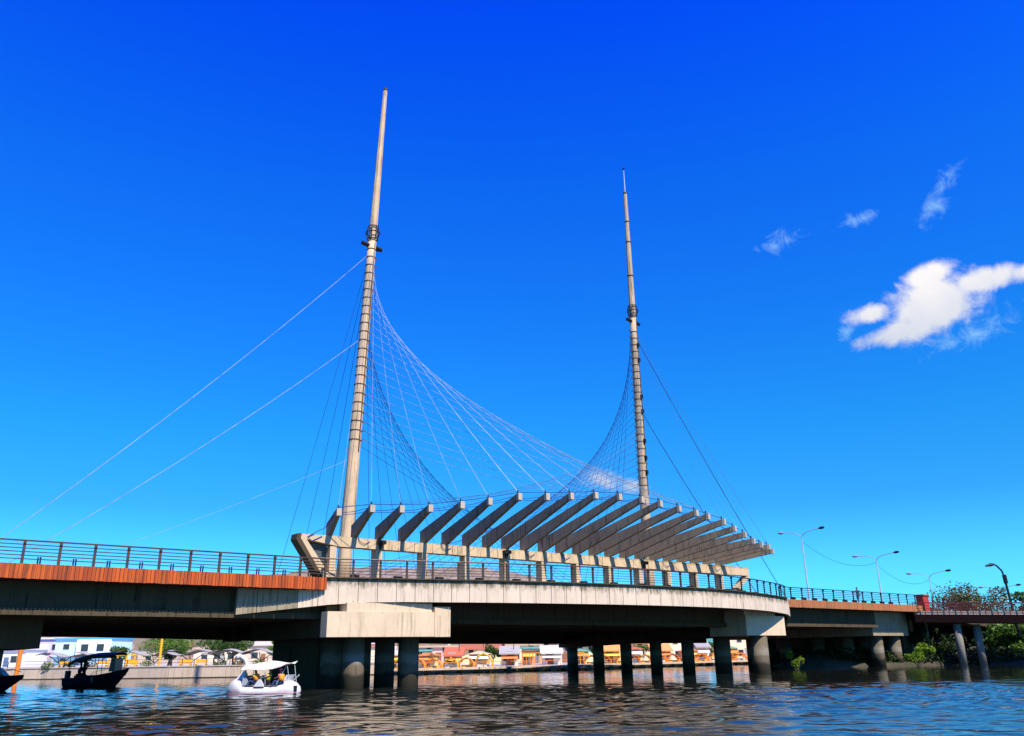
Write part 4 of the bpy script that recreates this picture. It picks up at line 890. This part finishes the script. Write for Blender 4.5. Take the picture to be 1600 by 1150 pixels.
# ------------------------------------------------------------------ people
def skin_mesh(name, joints, edges, mat, parent, root=0, sub=1):
    me = bpy.data.meshes.new(name); me.from_pydata([j[:3] for j in joints], edges, []); me.materials.append(mat)
    o = bpy.data.objects.new(name, me); C.objects.link(o); o.parent = parent
    md = o.modifiers.new('skin', 'SKIN'); md.use_smooth_shade = True
    lay = me.skin_vertices[0] if me.skin_vertices else None
    for i, j in enumerate(joints):
        rr = j[3] if isinstance(j[3], tuple) else (j[3], j[3]); lay.data[i].radius = rr; lay.data[i].use_root = (i == root)
    s_ = o.modifiers.new('sub', 'SUBSURF'); s_.levels = sub; s_.render_levels = sub
    return o
def ensure_skin(me):
    pass
def person(loc, rz, pose, label, top, bottom, hat=None, vest=None, scale=1.0):
    """pose: dict of joints in metres, x forward, y left, z up from the root"""
    t = thing('person', loc, label, 'person', None, rz); t.scale = (scale,)*3
    p = pose; J = []; E = []; idx = {}
    def j(n, co, r_): idx[n] = len(J); J.append((*co, r_)); return idx[n]
    j('pelvis', p['pelvis'], (.15, .12)); j('chest', p['chest'], (.17, .12)); j('neckb', p['neck'], .065); j('head0', p['head'], (.085, .095)); j('head1', tuple(Vector(p['head'])+Vector((0, 0, .12))), (.08, .09))
    E += [(0, 1), (1, 2), (2, 3), (3, 4)]
    for s in ('l', 'r'):
        sg = 1 if s == 'l' else -1
        j('sh'+s, tuple(Vector(p['neck'])+Vector((0, sg*.17, -.06))), .06); j('el'+s, p['el'+s], .042); j('wr'+s, p['wr'+s], .03); j('ha'+s, tuple(Vector(p['wr'+s])+(Vector(p['wr'+s])-Vector(p['el'+s])).normalized()*.12), .034)
        E += [(1, idx['sh'+s]), (idx['sh'+s], idx['el'+s]), (idx['el'+s], idx['wr'+s]), (idx['wr'+s], idx['ha'+s])]
        j('hp'+s, tuple(Vector(p['pelvis'])+Vector((0, sg*.09, -.04))), .09); j('kn'+s, p['kn'+s], .06); j('an'+s, p['an'+s], .042); j('to'+s, tuple(Vector(p['an'+s])+Vector((.17, 0, -.05))), .035)
        E += [(0, idx['hp'+s]), (idx['hp'+s], idx['kn'+s]), (idx['kn'+s], idx['an'+s]), (idx['an'+s], idx['to'+s])]
    skin_mesh('body', J, E, MT['skin'], t, 0)
    # shirt and trousers follow the body, a little proud of it
    S = []; SE = []
    for n_, r_ in (('pelvis', (.165, .135)), ('chest', (.185, .135)), ('neckb', .08), ('shl', .075), ('ell', .058), ('shr', .075), ('elr', .058)): S.append((*J[idx[n_]][:3], r_))
    S[2] = (*(Vector(S[2][:3])-Vector((0, 0, .05))), .08)
    skin_mesh('shirt', S, [(0, 1), (1, 2), (1, 3), (3, 4), (1, 5), (5, 6)], top, t, 0)
    S = [(*J[0][:3], (.17, .14))]; SE = []
    for s in 'lr':
        b_ = len(S)
        for n_, r_ in (('hp', .105), ('kn', .078), ('an', .058)): S.append((*J[idx[n_+s]][:3], r_))
        SE += [(0, b_), (b_, b_+1), (b_+1, b_+2)]
    skin_mesh('trousers', S, SE, bottom, t, 0)
    hd = Vector(p['head']); mb = MB(); rings = []
    for k in range(6):
        a = k/5*PI/2; rr = .112*math.cos(a)+.004; rings.append([(hd.x-.015+rr*math.cos(2*PI*q_/10), hd.y+rr*.9*math.sin(2*PI*q_/10), hd.z+.06+.135*math.sin(a)) for q_ in range(10)])
    mb.loft(rings)
    def lp(name, mb_, mat): 
        o = bpy.data.objects.new(name, mb_.mesh(name, mat, smooth=True)); C.objects.link(o); o.parent = t; return o
    lp('hair' if hat is None else 'hat', mb, hat or MT['hair'])
    face = MB().tube([hd+Vector((.085, 0, .04)), hd+Vector((.125, 0, .02)), hd+Vector((.09, 0, .0))], [.012, .018, .012], 5)
    lp('nose', face, MT['skin'])
    if vest:
        c0 = Vector(p['pelvis']); c1 = Vector(p['neck']); mb = MB(); d = c1-c0
        mb.loft([[(c.x+.19*math.cos(2*PI*q_/12), c.y+.23*math.sin(2*PI*q_/12), c.z) for q_ in range(12)] for c in (c0+d*.15, c0+d*.5, c0+d*.88)])
        lp('life_vest', mb, vest)
    return t
walk = dict(pelvis=(0, 0, .92), chest=(.02, 0, 1.22), neck=(.04, 0, 1.45), head=(.07, 0, 1.56), ell=(-.12, .24, 1.18), wrl=(-.08, .24, .94), elr=(.14, -.24, 1.18), wrr=(.30, -.2, 1.02), knl=(.16, .09, .5), anl=(.2, .09, .08), knr=(.02, -.09, .5), anr=(-.25, -.09, .12))
sit = dict(pelvis=(0, 0, .0), chest=(.04, 0, .3), neck=(.08, 0, .53), head=(.12, 0, .64), ell=(.12, .26, .28), wrl=(.34, .2, .24), elr=(.12, -.26, .28), wrr=(.34, -.2, .24), knl=(.42, .12, .08), anl=(.62, .12, -.28), knr=(.42, -.12, .12), anr=(.66, -.12, -.25))
stand = dict(pelvis=(0, 0, .92), chest=(.03, 0, 1.2), neck=(.06, 0, 1.43), head=(.10, 0, 1.54), ell=(.08, .25, 1.14), wrl=(.32, .2, 1.05), elr=(.08, -.25, 1.14), wrr=(.34, -.2, 1.0), knl=(.03, .1, .5), anl=(0, .1, .08), knr=(.03, -.1, .5), anr=(0, -.1, .08))
lean = dict(sit); lean.update(chest=(-.1, 0, .27), neck=(-.2, 0, .47), head=(-.2, 0, .58), ell=(-.05, .28, .25), wrl=(.2, .24, .2))
person(W(82.9, -1.2, 6.655), A+PI, walk, 'person in dark clothes walking along the bridge behind the right railing', MT['shirt_b'], MT['jeans'])

# ------------------------------------------------------------------ swan pedal boat
swan = thing('swan_boat', (-16.65, 51.2, 0), 'white swan shaped pedal boat with a canvas roof', 'boat', None, R(-8))
def lpart(name, mb, mat, root, smooth=False, label=None):
    o = bpy.data.objects.new(name, mb.mesh(name, mat, smooth=smooth)); C.objects.link(o); o.parent = root
    if label: o['label'] = label
    return o
sec = [(-.02, .10, .02, .16), (.12, .34, -.1, .42), (.35, .55, -.16, .74), (.65, .68, -.2, .86), (.95, .74, -.2, .80), (1.15, .76, -.2, .46), (1.5, .78, -.2, .42), (2.4, .78, -.2, .42), (3.2, .76, -.2, .44), (3.45, .72, -.2, .62), (3.75, .64, -.18, .70), (4.05, .5, -.14, .60), (4.28, .3, -.06, .40), (4.38, .1, .04, .2)]
rings = []
for x_, hw, zb, zt in sec:
    r_ = []
    for k in range(16):
        a = 2*PI*k/16; c_, s_ = math.cos(a), math.sin(a); e = .7
        r_.append((x_, hw*math.copysign(abs(c_)**e, c_), (zt+zb)/2+(zt-zb)/2*math.copysign(abs(s_)**e, s_)))
    rings.append(r_)
lpart('hull', MB().loft(rings), MT['white'], swan, True)
lpart('waterline_stripe', MB().loft([[(x_, (hw+.012)*math.copysign(abs(math.cos(a))**.7, math.cos(a)), .03+.05*math.sin(a)) for a in [2*PI*k/12 for k in range(12)]] for x_, hw, zb, zt in sec[1:-1]]), plain('pink_stripe', (.6, .12, .16)), swan, True)
lpart('neck', MB().tube([(.72, 0, .55), (.85, 0, .85), (.97, 0, 1.1), (1.05, 0, 1.36), (1.06, 0, 1.6), (.97, 0, 1.82), (.8, 0, 1.96), (.6, 0, 2.0)], [.42, .27, .18, .14, .13, .13, .13, .14], 14), MT['white'], swan, True)
hd = lpart('head', MB().tube([(.68, 0, 2.0), (.55, 0, 2.02), (.42, 0, 1.98), (.33, 0, 1.93), (.3, 0, 1.91)], [.10, .155, .14, .09, .05], 12), MT['white'], swan, True)
lpart('beak', MB().tube([(.34, 0, 1.93), (.24, 0, 1.89), (.10, 0, 1.84)], [.085, .06, .02], 8), MT['beak'], hd, True)
for s in (-1, 1): lpart('eye', MB().tube([(.44, s*.125, 2.03), (.44, s*.15, 2.03)], .025, 8), MT['black'], hd)
lpart('cockpit', MB().box(1.15, 3.35, -.6, .6, .43, .445), MT['clear'], swan)
for x_ in (1.75, 3.2):
    st_ = lpart('seat', MB().box(x_, x_+.45, -.55, .55, .45, .62), MT['white'], swan)
    lpart('seat_back', MB().prism([(x_+.34, -.55, .62), (x_+.45, -.55, .62), (x_+.6, -.55, 1.0), (x_+.5, -.55, 1.0)], (0, 1.1, 0)), MT['white'], st_)
lpart('wheel_cover', MB().prism([(1.9, -.78, .40), (2.5, -.78, .40), (2.3, -.78, .78), (2.18, -.78, .78)], (0, .14, 0)), MT['white'], swan)
lpart('windscreen', MB().prism([(1.12, -.6, .45), (1.5, -.6, .5), (1.35, -.6, .95), (1.16, -.6, .98)], (0, 1.2, 0)), MT['clear'], swan)
G = []
for a, (x_, ze, zr) in enumerate([(1.1, 1.30, 1.58), (1.6, 1.32, 1.62), (2.1, 1.30, 1.70), (2.55, 1.30, 1.78), (3.0, 1.34, 1.74), (3.5, 1.46, 1.66), (3.8, 1.58, 1.62)]):
    G.append([(x_, -.88, ze), (x_, -.6, ze+(zr-ze)*.55), (x_, -.1, zr), (x_, .35, zr-.05), (x_, .8, ze+.16)])
G2 = [[(p[0], p[1], p[2]-.02) for p in r_] for r_ in G]
lpart('canvas_roof', MB().grid(G).grid([r_[::-1] for r_ in G2]), MT['canvas'], swan)
for p_, q_ in (((1.15, -.62, .45), (1.2, -.62, 1.3)), ((3.2, -.7, .5), (3.72, -.6, 1.5)), ((3.9, -.5, .62), (3.7, -.5, 1.55)), ((1.15, .62, .45), (1.2, .62, 1.3)), ((3.9, .5, .62), (3.75, .5, 1.5)), ((2.55, -.7, .5), (2.5, -.7, 1.15))):
    lpart('roof_post', MB().tube([p_, q_], .018, 5), MT['lamp'], swan)
lpart('rudder_bar', MB().tube([(3.9, 0, .66), (4.3, -.1, 1.0)], .025, 5).tube([(3.8, .2, .66), (4.2, .15, .95)], .02, 5), MT['lamp'], swan)
lpart('tail_slot', MB().box(4.12, 4.3, -.42, -.30, .12, .42), MT['black'], swan)
SW = Matrix.Translation(swan.location) @ Matrix.Rotation(R(-8), 4, 'Z')
def on_swan(x_, y_, z_): return SW @ Vector((x_, y_, z_))
person(on_swan(2.55, -.5, .66), R(172), lean, 'person in yellow shirt leaning back on the middle seat of the swan boat', MT['shirt_y'], MT['dark_cloth'], scale=.95)
person(on_swan(1.95, -.48, .64), R(172), sit, 'person in orange life vest pedalling at the front of the swan boat', MT['shirt_y'], MT['jeans'], vest=MT['vest'], scale=.92)
person(on_swan(3.45, -.5, .62), R(172), sit, 'person in orange vest and pink hat on the rear seat of the swan boat', MT['shirt_p'], MT['jeans'], hat=MT['shirt_p'], vest=MT['vest'], scale=.92)

# ------------------------------------------------------------------ dark tour boat with canopy
def hull(L_, stern_h, bow_h, hw, mat, root, name='hull'):
    rings = []
    for k in range(11):
        q_ = k/10; x_ = L_*q_; w = hw*(1-max(0, (q_-.45)/.55)**2.2)*(.9+.1*min(1, q_*4))+.02; zt = stern_h+(bow_h-stern_h)*q_**2.2; rake = .0 if q_ < .6 else (q_-.6)**1.5*1.6
        zb = -.25+rake*.5
        xb = x_-max(0, q_-.55)*L_*.42; xm = x_-max(0, q_-.55)*L_*.2
        rings.append([(x_, -w, zt), (xm, -w*.86, (zt+zb)*.45), (xb, -w*.35, zb), (xb, w*.35, zb), (xm, w*.86, (zt+zb)*.45), (x_, w, zt), (x_, w*.9, zt-.02), (x_, 0, zt-.16), (x_, -w*.9, zt-.02)])
    lpart(name, MB().loft(rings), mat, root)
    return rings
tb = thing('tour_boat', (-35.6, 70.2, 0), 'dark tour boat with a black canopy and raised bow under the bridge', 'boat', None, R(-6))
rg = hull(5.0, .62, 1.28, .85, MT['navy'], tb)
lpart('gunwale', MB().tube([Vector(r_[0])+Vector((0, -.02, .02)) for r_ in rg], .045, 6).tube([Vector(r_[5])+Vector((0, .02, .02)) for r_ in rg], .045, 6), MT['purple'], tb)
G = [[(.4+x_*3.9/8, y_, 2.05+.5*math.sin(min(1, x_/5)*PI/2)-.12*(x_ == 0)-.18*(abs(y_)/.85)**2) for y_ in (-.85, -.45, 0, .45, .85)] for x_ in range(9)]
G2 = [[(p[0], p[1], p[2]-.06) for p in r_] for r_ in G]
rf = lpart('canopy', MB().grid(G).grid([r_[::-1] for r_ in G2]), MT['black'], tb)
lpart('canopy_valance', MB().grid([[(p[0][0], -.86, p[0][2]+.01) for p in [r_]] + [(r_[0][0], -.86, r_[0][2]-.26)] for r_ in G]), MT['black'], rf)
for x_ in (.5, 1.9, 3.2, 4.15):
    for s in (-1, 1): lpart('canopy_post', MB().tube([(x_, s*.75, .6), (x_, s*.8, 2.35)], .025, 5), MT['cage'], tb)
lpart('windscreen', MB().prism([(3.65, -.55, 1.1), (4.1, -.5, 1.15), (4.1, -.5, 2.1), (3.75, -.55, 2.05)], (0, 1.1, 0)), MT['clear'], tb)
lpart('side_rail', MB().tube([(2.6, -.7, .75), (2.75, -.75, 1.15), (3.6, -.72, 1.25)], .02, 5).tube([(2.2, -.72, .7), (2.6, -.75, 1.15)], .02, 5), MT['lamp'], tb)
lpart('outboard_motor', MB().loft([[(-.05+.22*math.cos(a), .22*math.sin(a), z_) for a in [2*PI*k/10 for k in range(10)]] for z_ in (.5, .75, 1.05, 1.2)]).box(-.18, .0, -.06, .06, -.4, .5), MT['black'], tb)
for x_ in (.9, 1.6, 2.4): lpart('bench_seat', MB().box(x_, x_+.35, -.65, .65, .55, .85), MT['dark_cloth'], tb)
lpart('anchor_bow', MB().tube([(4.55, 0, 1.1), (4.9, 0, 1.0), (4.75, 0, .75)], .03, 5), MT['lamp'], tb)
lpart('hull_number_plate', MB().box(2.5, 2.62, -.875, -.86, .3, .7), MT['clear'], tb)
TBm = Matrix.Translation(tb.location) @ Matrix.Rotation(R(-6), 4, 'Z')
person(TBm @ Vector((1.35, -.1, .5)), R(0), stand, 'person in dark clothes standing at the stern of the tour boat', MT['dark_cloth'], MT['dark_cloth'])
person(TBm @ Vector((.75, .2, .9)), R(0), sit, 'person in dark clothes sitting behind the standing person on the tour boat', MT['shirt_b'], MT['dark_cloth'])
# boat cut by the left edge
lb = thing('motor_boat', (-40.6, 61.2, 0), 'dark purple motor boat with a grey windscreen cut off by the left edge', 'boat', None, R(10))
rg = hull(6.0, .85, 1.0, 1.05, MT['purple'], lb)
lpart('gunwale', MB().tube([Vector(r_[0])+Vector((0, -.02, .02)) for r_ in rg], .06, 6), MT['navy'], lb)
lpart('cabin', MB().prism([(1.6, -.8, .9), (3.9, -.75, .95), (3.5, -.7, 1.5), (1.6, -.75, 1.5)], (0, 1.5, 0)), MT['navy'], lb)
lpart('windscreen', MB().prism([(3.95, -.6, .98), (4.9, -.45, 1.0), (4.35, -.5, 1.55), (3.9, -.6, 1.5)], (0, 1.0, 0)), MT['clear'], lb)
lpart('bow_rail', MB().tube([(4.4, -.7, 1.0), (4.6, -.65, 1.3), (5.4, -.35, 1.4), (5.8, 0, 1.25)], .02, 5), MT['lamp'], lb)

# ------------------------------------------------------------------ footbridge at right
fb = thing('footbridge', (60, 98, 4.8), 'dark footbridge with dark red railings on pale concrete columns at right', 'footbridge')
F0 = Vector((46.3, 101.0, 0)); F1 = Vector((70, 93.5, 0)); fd = (F1-F0); fl_ = fd.length; fd.normalize(); fnn = Vector((-fd.y, fd.x, 0))
def FZ(s): return 5.62-.030*s
def FP(s, off, z): return F0+fd*s+fnn*off+Vector((0, 0, z))
part('deck', MB().hexa([FP(0, 0, 4.75), FP(fl_, 0, FZ(fl_)-.95), FP(fl_, 3, FZ(fl_)-.95), FP(0, 3, 4.75), FP(0, 0, FZ(0)), FP(fl_, 0, FZ(fl_)), FP(fl_, 3, FZ(fl_)), FP(0, 3, FZ(0))]), MT['footdeck'], fb)
n = 20
for off in (0.05, 2.95):
    for k in range(n+1):
        s = fl_*k/n; part('post', MB().seg(FP(s-.04, off, FZ(s)+.64), FP(s+.04, off, FZ(s)+.64), .08, 1.28), MT['footrail'], fb)
    for z in (.3, .65, .95): part('rail', MB().seg(FP(0, off, FZ(0)+z), FP(fl_, off, FZ(fl_)+z), .04, .05), MT['footrail'], fb)
    part('handrail', MB().seg(FP(0, off, FZ(0)+1.3), FP(fl_, off, FZ(fl_)+1.3), .1, .09), MT['footrail'], fb)
part('kerb', MB().seg(FP(0, .5, FZ(0)+.22), FP(fl_, .5, FZ(fl_)+.22), .12, .4), MT['wall_w'], fb)
for s, off in ((4.4, 1.0), (6.6, 2.0), (11.8, 1.0), (13.8, 2.0), (19, 1.0)):
    b_ = FP(s, off, 0); part('column', MB().loft([[(b_.x+r_*math.cos(2*PI*k/14), b_.y+r_*math.sin(2*PI*k/14), z) for k in range(14)] for z, r_ in ((-.2, .42), (4.7-.03*s-.1, .42))]), MT['footcol'], fb, smooth=True)
rp = thing('gate_pillar', W(95.3, .1, 5.2), 'solid red pillar where the road bridge meets the footbridge', 'pillar')
part('pillar', MB().ub(94.75, 96.1, -.6, .25, 5.0, 7.75), MT['redpost'], rp); part('cap', MB().ub(94.65, 96.2, -.7, .35, 7.752, 7.9), MT['redpost'], rp)
rr_ = thing('railing', W(101, -.6, 6.3), 'short dark red railing stepping up behind the red pillar', 'railing', 'bridge railings')
for k in range(8):
    u_ = 96.4+1.3*k; part('post', MB().ub(u_-.05, u_+.05, -.75, -.65, 5.6, 7.75), MT['footrail'], rr_)
for z in (6.3, 6.7, 7.1, 7.7): part('rail', MB().seg(W(96.3, -.7, z), W(105.6, -.7, z+.1), .06, .06), MT['footrail'], rr_)
# dark single lamp
p0 = Vector((58.6, 102, 3.0)); sl_ = thing('street_lamp', p0, 'black single arm lamp post curving left above the trees', 'street lamp')
part('pole', MB().tube([p0, Vector((58.2, 102, 9.2))], [.2, .13], 8), MT['cage'], sl_); part('bracket', MB().tube([Vector((58.25, 102, 9.0)), Vector((58.2, 102, 10.0))], .24, 8), MT['cage'], sl_)
ar_ = part('arm', MB().tube([Vector((58.2, 102, 9.8)), Vector((58.0, 102, 10.5)), Vector((57.5, 102, 11.1)), Vector((57.1, 102, 11.25))], .1, 6), MT['cage'], sl_)
part('lamp_head', MB().tube([Vector((57.3, 102, 11.25)), Vector((56.9, 102, 11.2)), Vector((56.2, 102, 11.05))], [.1, .2, .1], 8), MT['cage'], ar_)
# extra verticals near the bank: pale posts under the bridge end
for i, (u_, v) in enumerate(((97.8, -3.5), (100.5, -3.0))):
    solo('bank_post', MB().ub(u_-.3, u_+.3, v-.3, v+.3, .4, 5.3-.15*i), MT['haunch'], ['square concrete post under the bridge end, nearer the pier', 'square concrete post under the bridge end, nearer the bush'][i], 'post', 'posts under the bridge end')

# ------------------------------------------------------------------ vegetation on the right bank
def bush(x, y, z0, rad, mat, label, n=900, size=.14, seed=1, clumps=7):
    rnd = random.Random(seed); t = thing('bush', (x, y, z0), label, 'bush', 'bushes on the right bank'); mb = MB(); st_ = MB()
    for k in range(clumps):
        c = (x+rad[0]*rnd.gauss(0, .5), y+rad[1]*rnd.uniform(-.6, .6), z0+rad[2]*rnd.uniform(.1, 1.6)); s_ = rnd.uniform(.2, .5)
        leafcloud(mb, c, (rad[0]*s_, rad[1]*s_, rad[2]*s_), n//clumps, size*rnd.uniform(.7, 1.35), rnd, .0); st_.tube([(x, y, z0-.2), c], [.06, .02], 5)
    part('foliage', mb, mat, t); part('stem', st_, MT['trunk'], t); return t
bush(45.3, 99.6, .1, (1.5, 1.0, 1.25), MT['leafy'], 'bright yellow-green bush at the waterline below the red pillar', 2400, .13, 3, 11)
bush(28.9, 91.5, -.1, (.75, .7, 1.0), MT['leafy'], 'small sunlit bush peeping out right of the right pier', 700, .13, 5, 7)
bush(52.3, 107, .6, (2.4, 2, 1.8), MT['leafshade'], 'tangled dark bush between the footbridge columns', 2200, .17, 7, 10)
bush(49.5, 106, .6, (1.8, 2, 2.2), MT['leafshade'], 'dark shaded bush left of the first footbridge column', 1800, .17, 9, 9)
bush(60.6, 104.5, .8, (3.2, 2.2, 2.1), MT['leaf'], 'large bright green bush behind the footbridge at the right edge', 5200, .17, 11, 18)
bush(57.0, 106, .6, (2.2, 2, 1.9), MT['leafdark'], 'leafy green bush left of the large bright one', 2800, .17, 13, 12)
bush(66.5, 103, .8, (3, 2.2, 2.2), MT['leaf'], 'green bush just past the right edge of the view', 2400, .17, 15, 12)
tree('tree', 66.4, 127, 2.2, 8.0, 5.6, MT['leafbrown'], 'wide brownish green tree rising above the footbridge railing', n=5200, clumps=24, size=.19, seed=21, group='trees on the right bank', trunk=.4)
tree('tree', 75.5, 126, 2.2, 7.6, 3.6, MT['leafdark'], 'dark green tree at the right edge beyond the black lamp', n=3600, clumps=12, size=.22, seed=23, group='trees on the right bank', trunk=.35)
tree('tree', 83, 128, 2.2, 8.5, 4.5, MT['leaf'], 'green tree outside the right edge', n=2400, clumps=10, size=.25, seed=24, group='trees on the right bank', trunk=.35)
t = house(54.5, 128, 9, 7, 4.1, (.55, .36, .32), 'pink walled house with a red and white roof behind the footbridge columns', 'shed', (.60, .30, .28), [(-2, 1.2, 1.2, 1.1), (1.5, 1.2, 1.2, 1.1)], z0=.9)
t['group'] = 'houses on the right bank'
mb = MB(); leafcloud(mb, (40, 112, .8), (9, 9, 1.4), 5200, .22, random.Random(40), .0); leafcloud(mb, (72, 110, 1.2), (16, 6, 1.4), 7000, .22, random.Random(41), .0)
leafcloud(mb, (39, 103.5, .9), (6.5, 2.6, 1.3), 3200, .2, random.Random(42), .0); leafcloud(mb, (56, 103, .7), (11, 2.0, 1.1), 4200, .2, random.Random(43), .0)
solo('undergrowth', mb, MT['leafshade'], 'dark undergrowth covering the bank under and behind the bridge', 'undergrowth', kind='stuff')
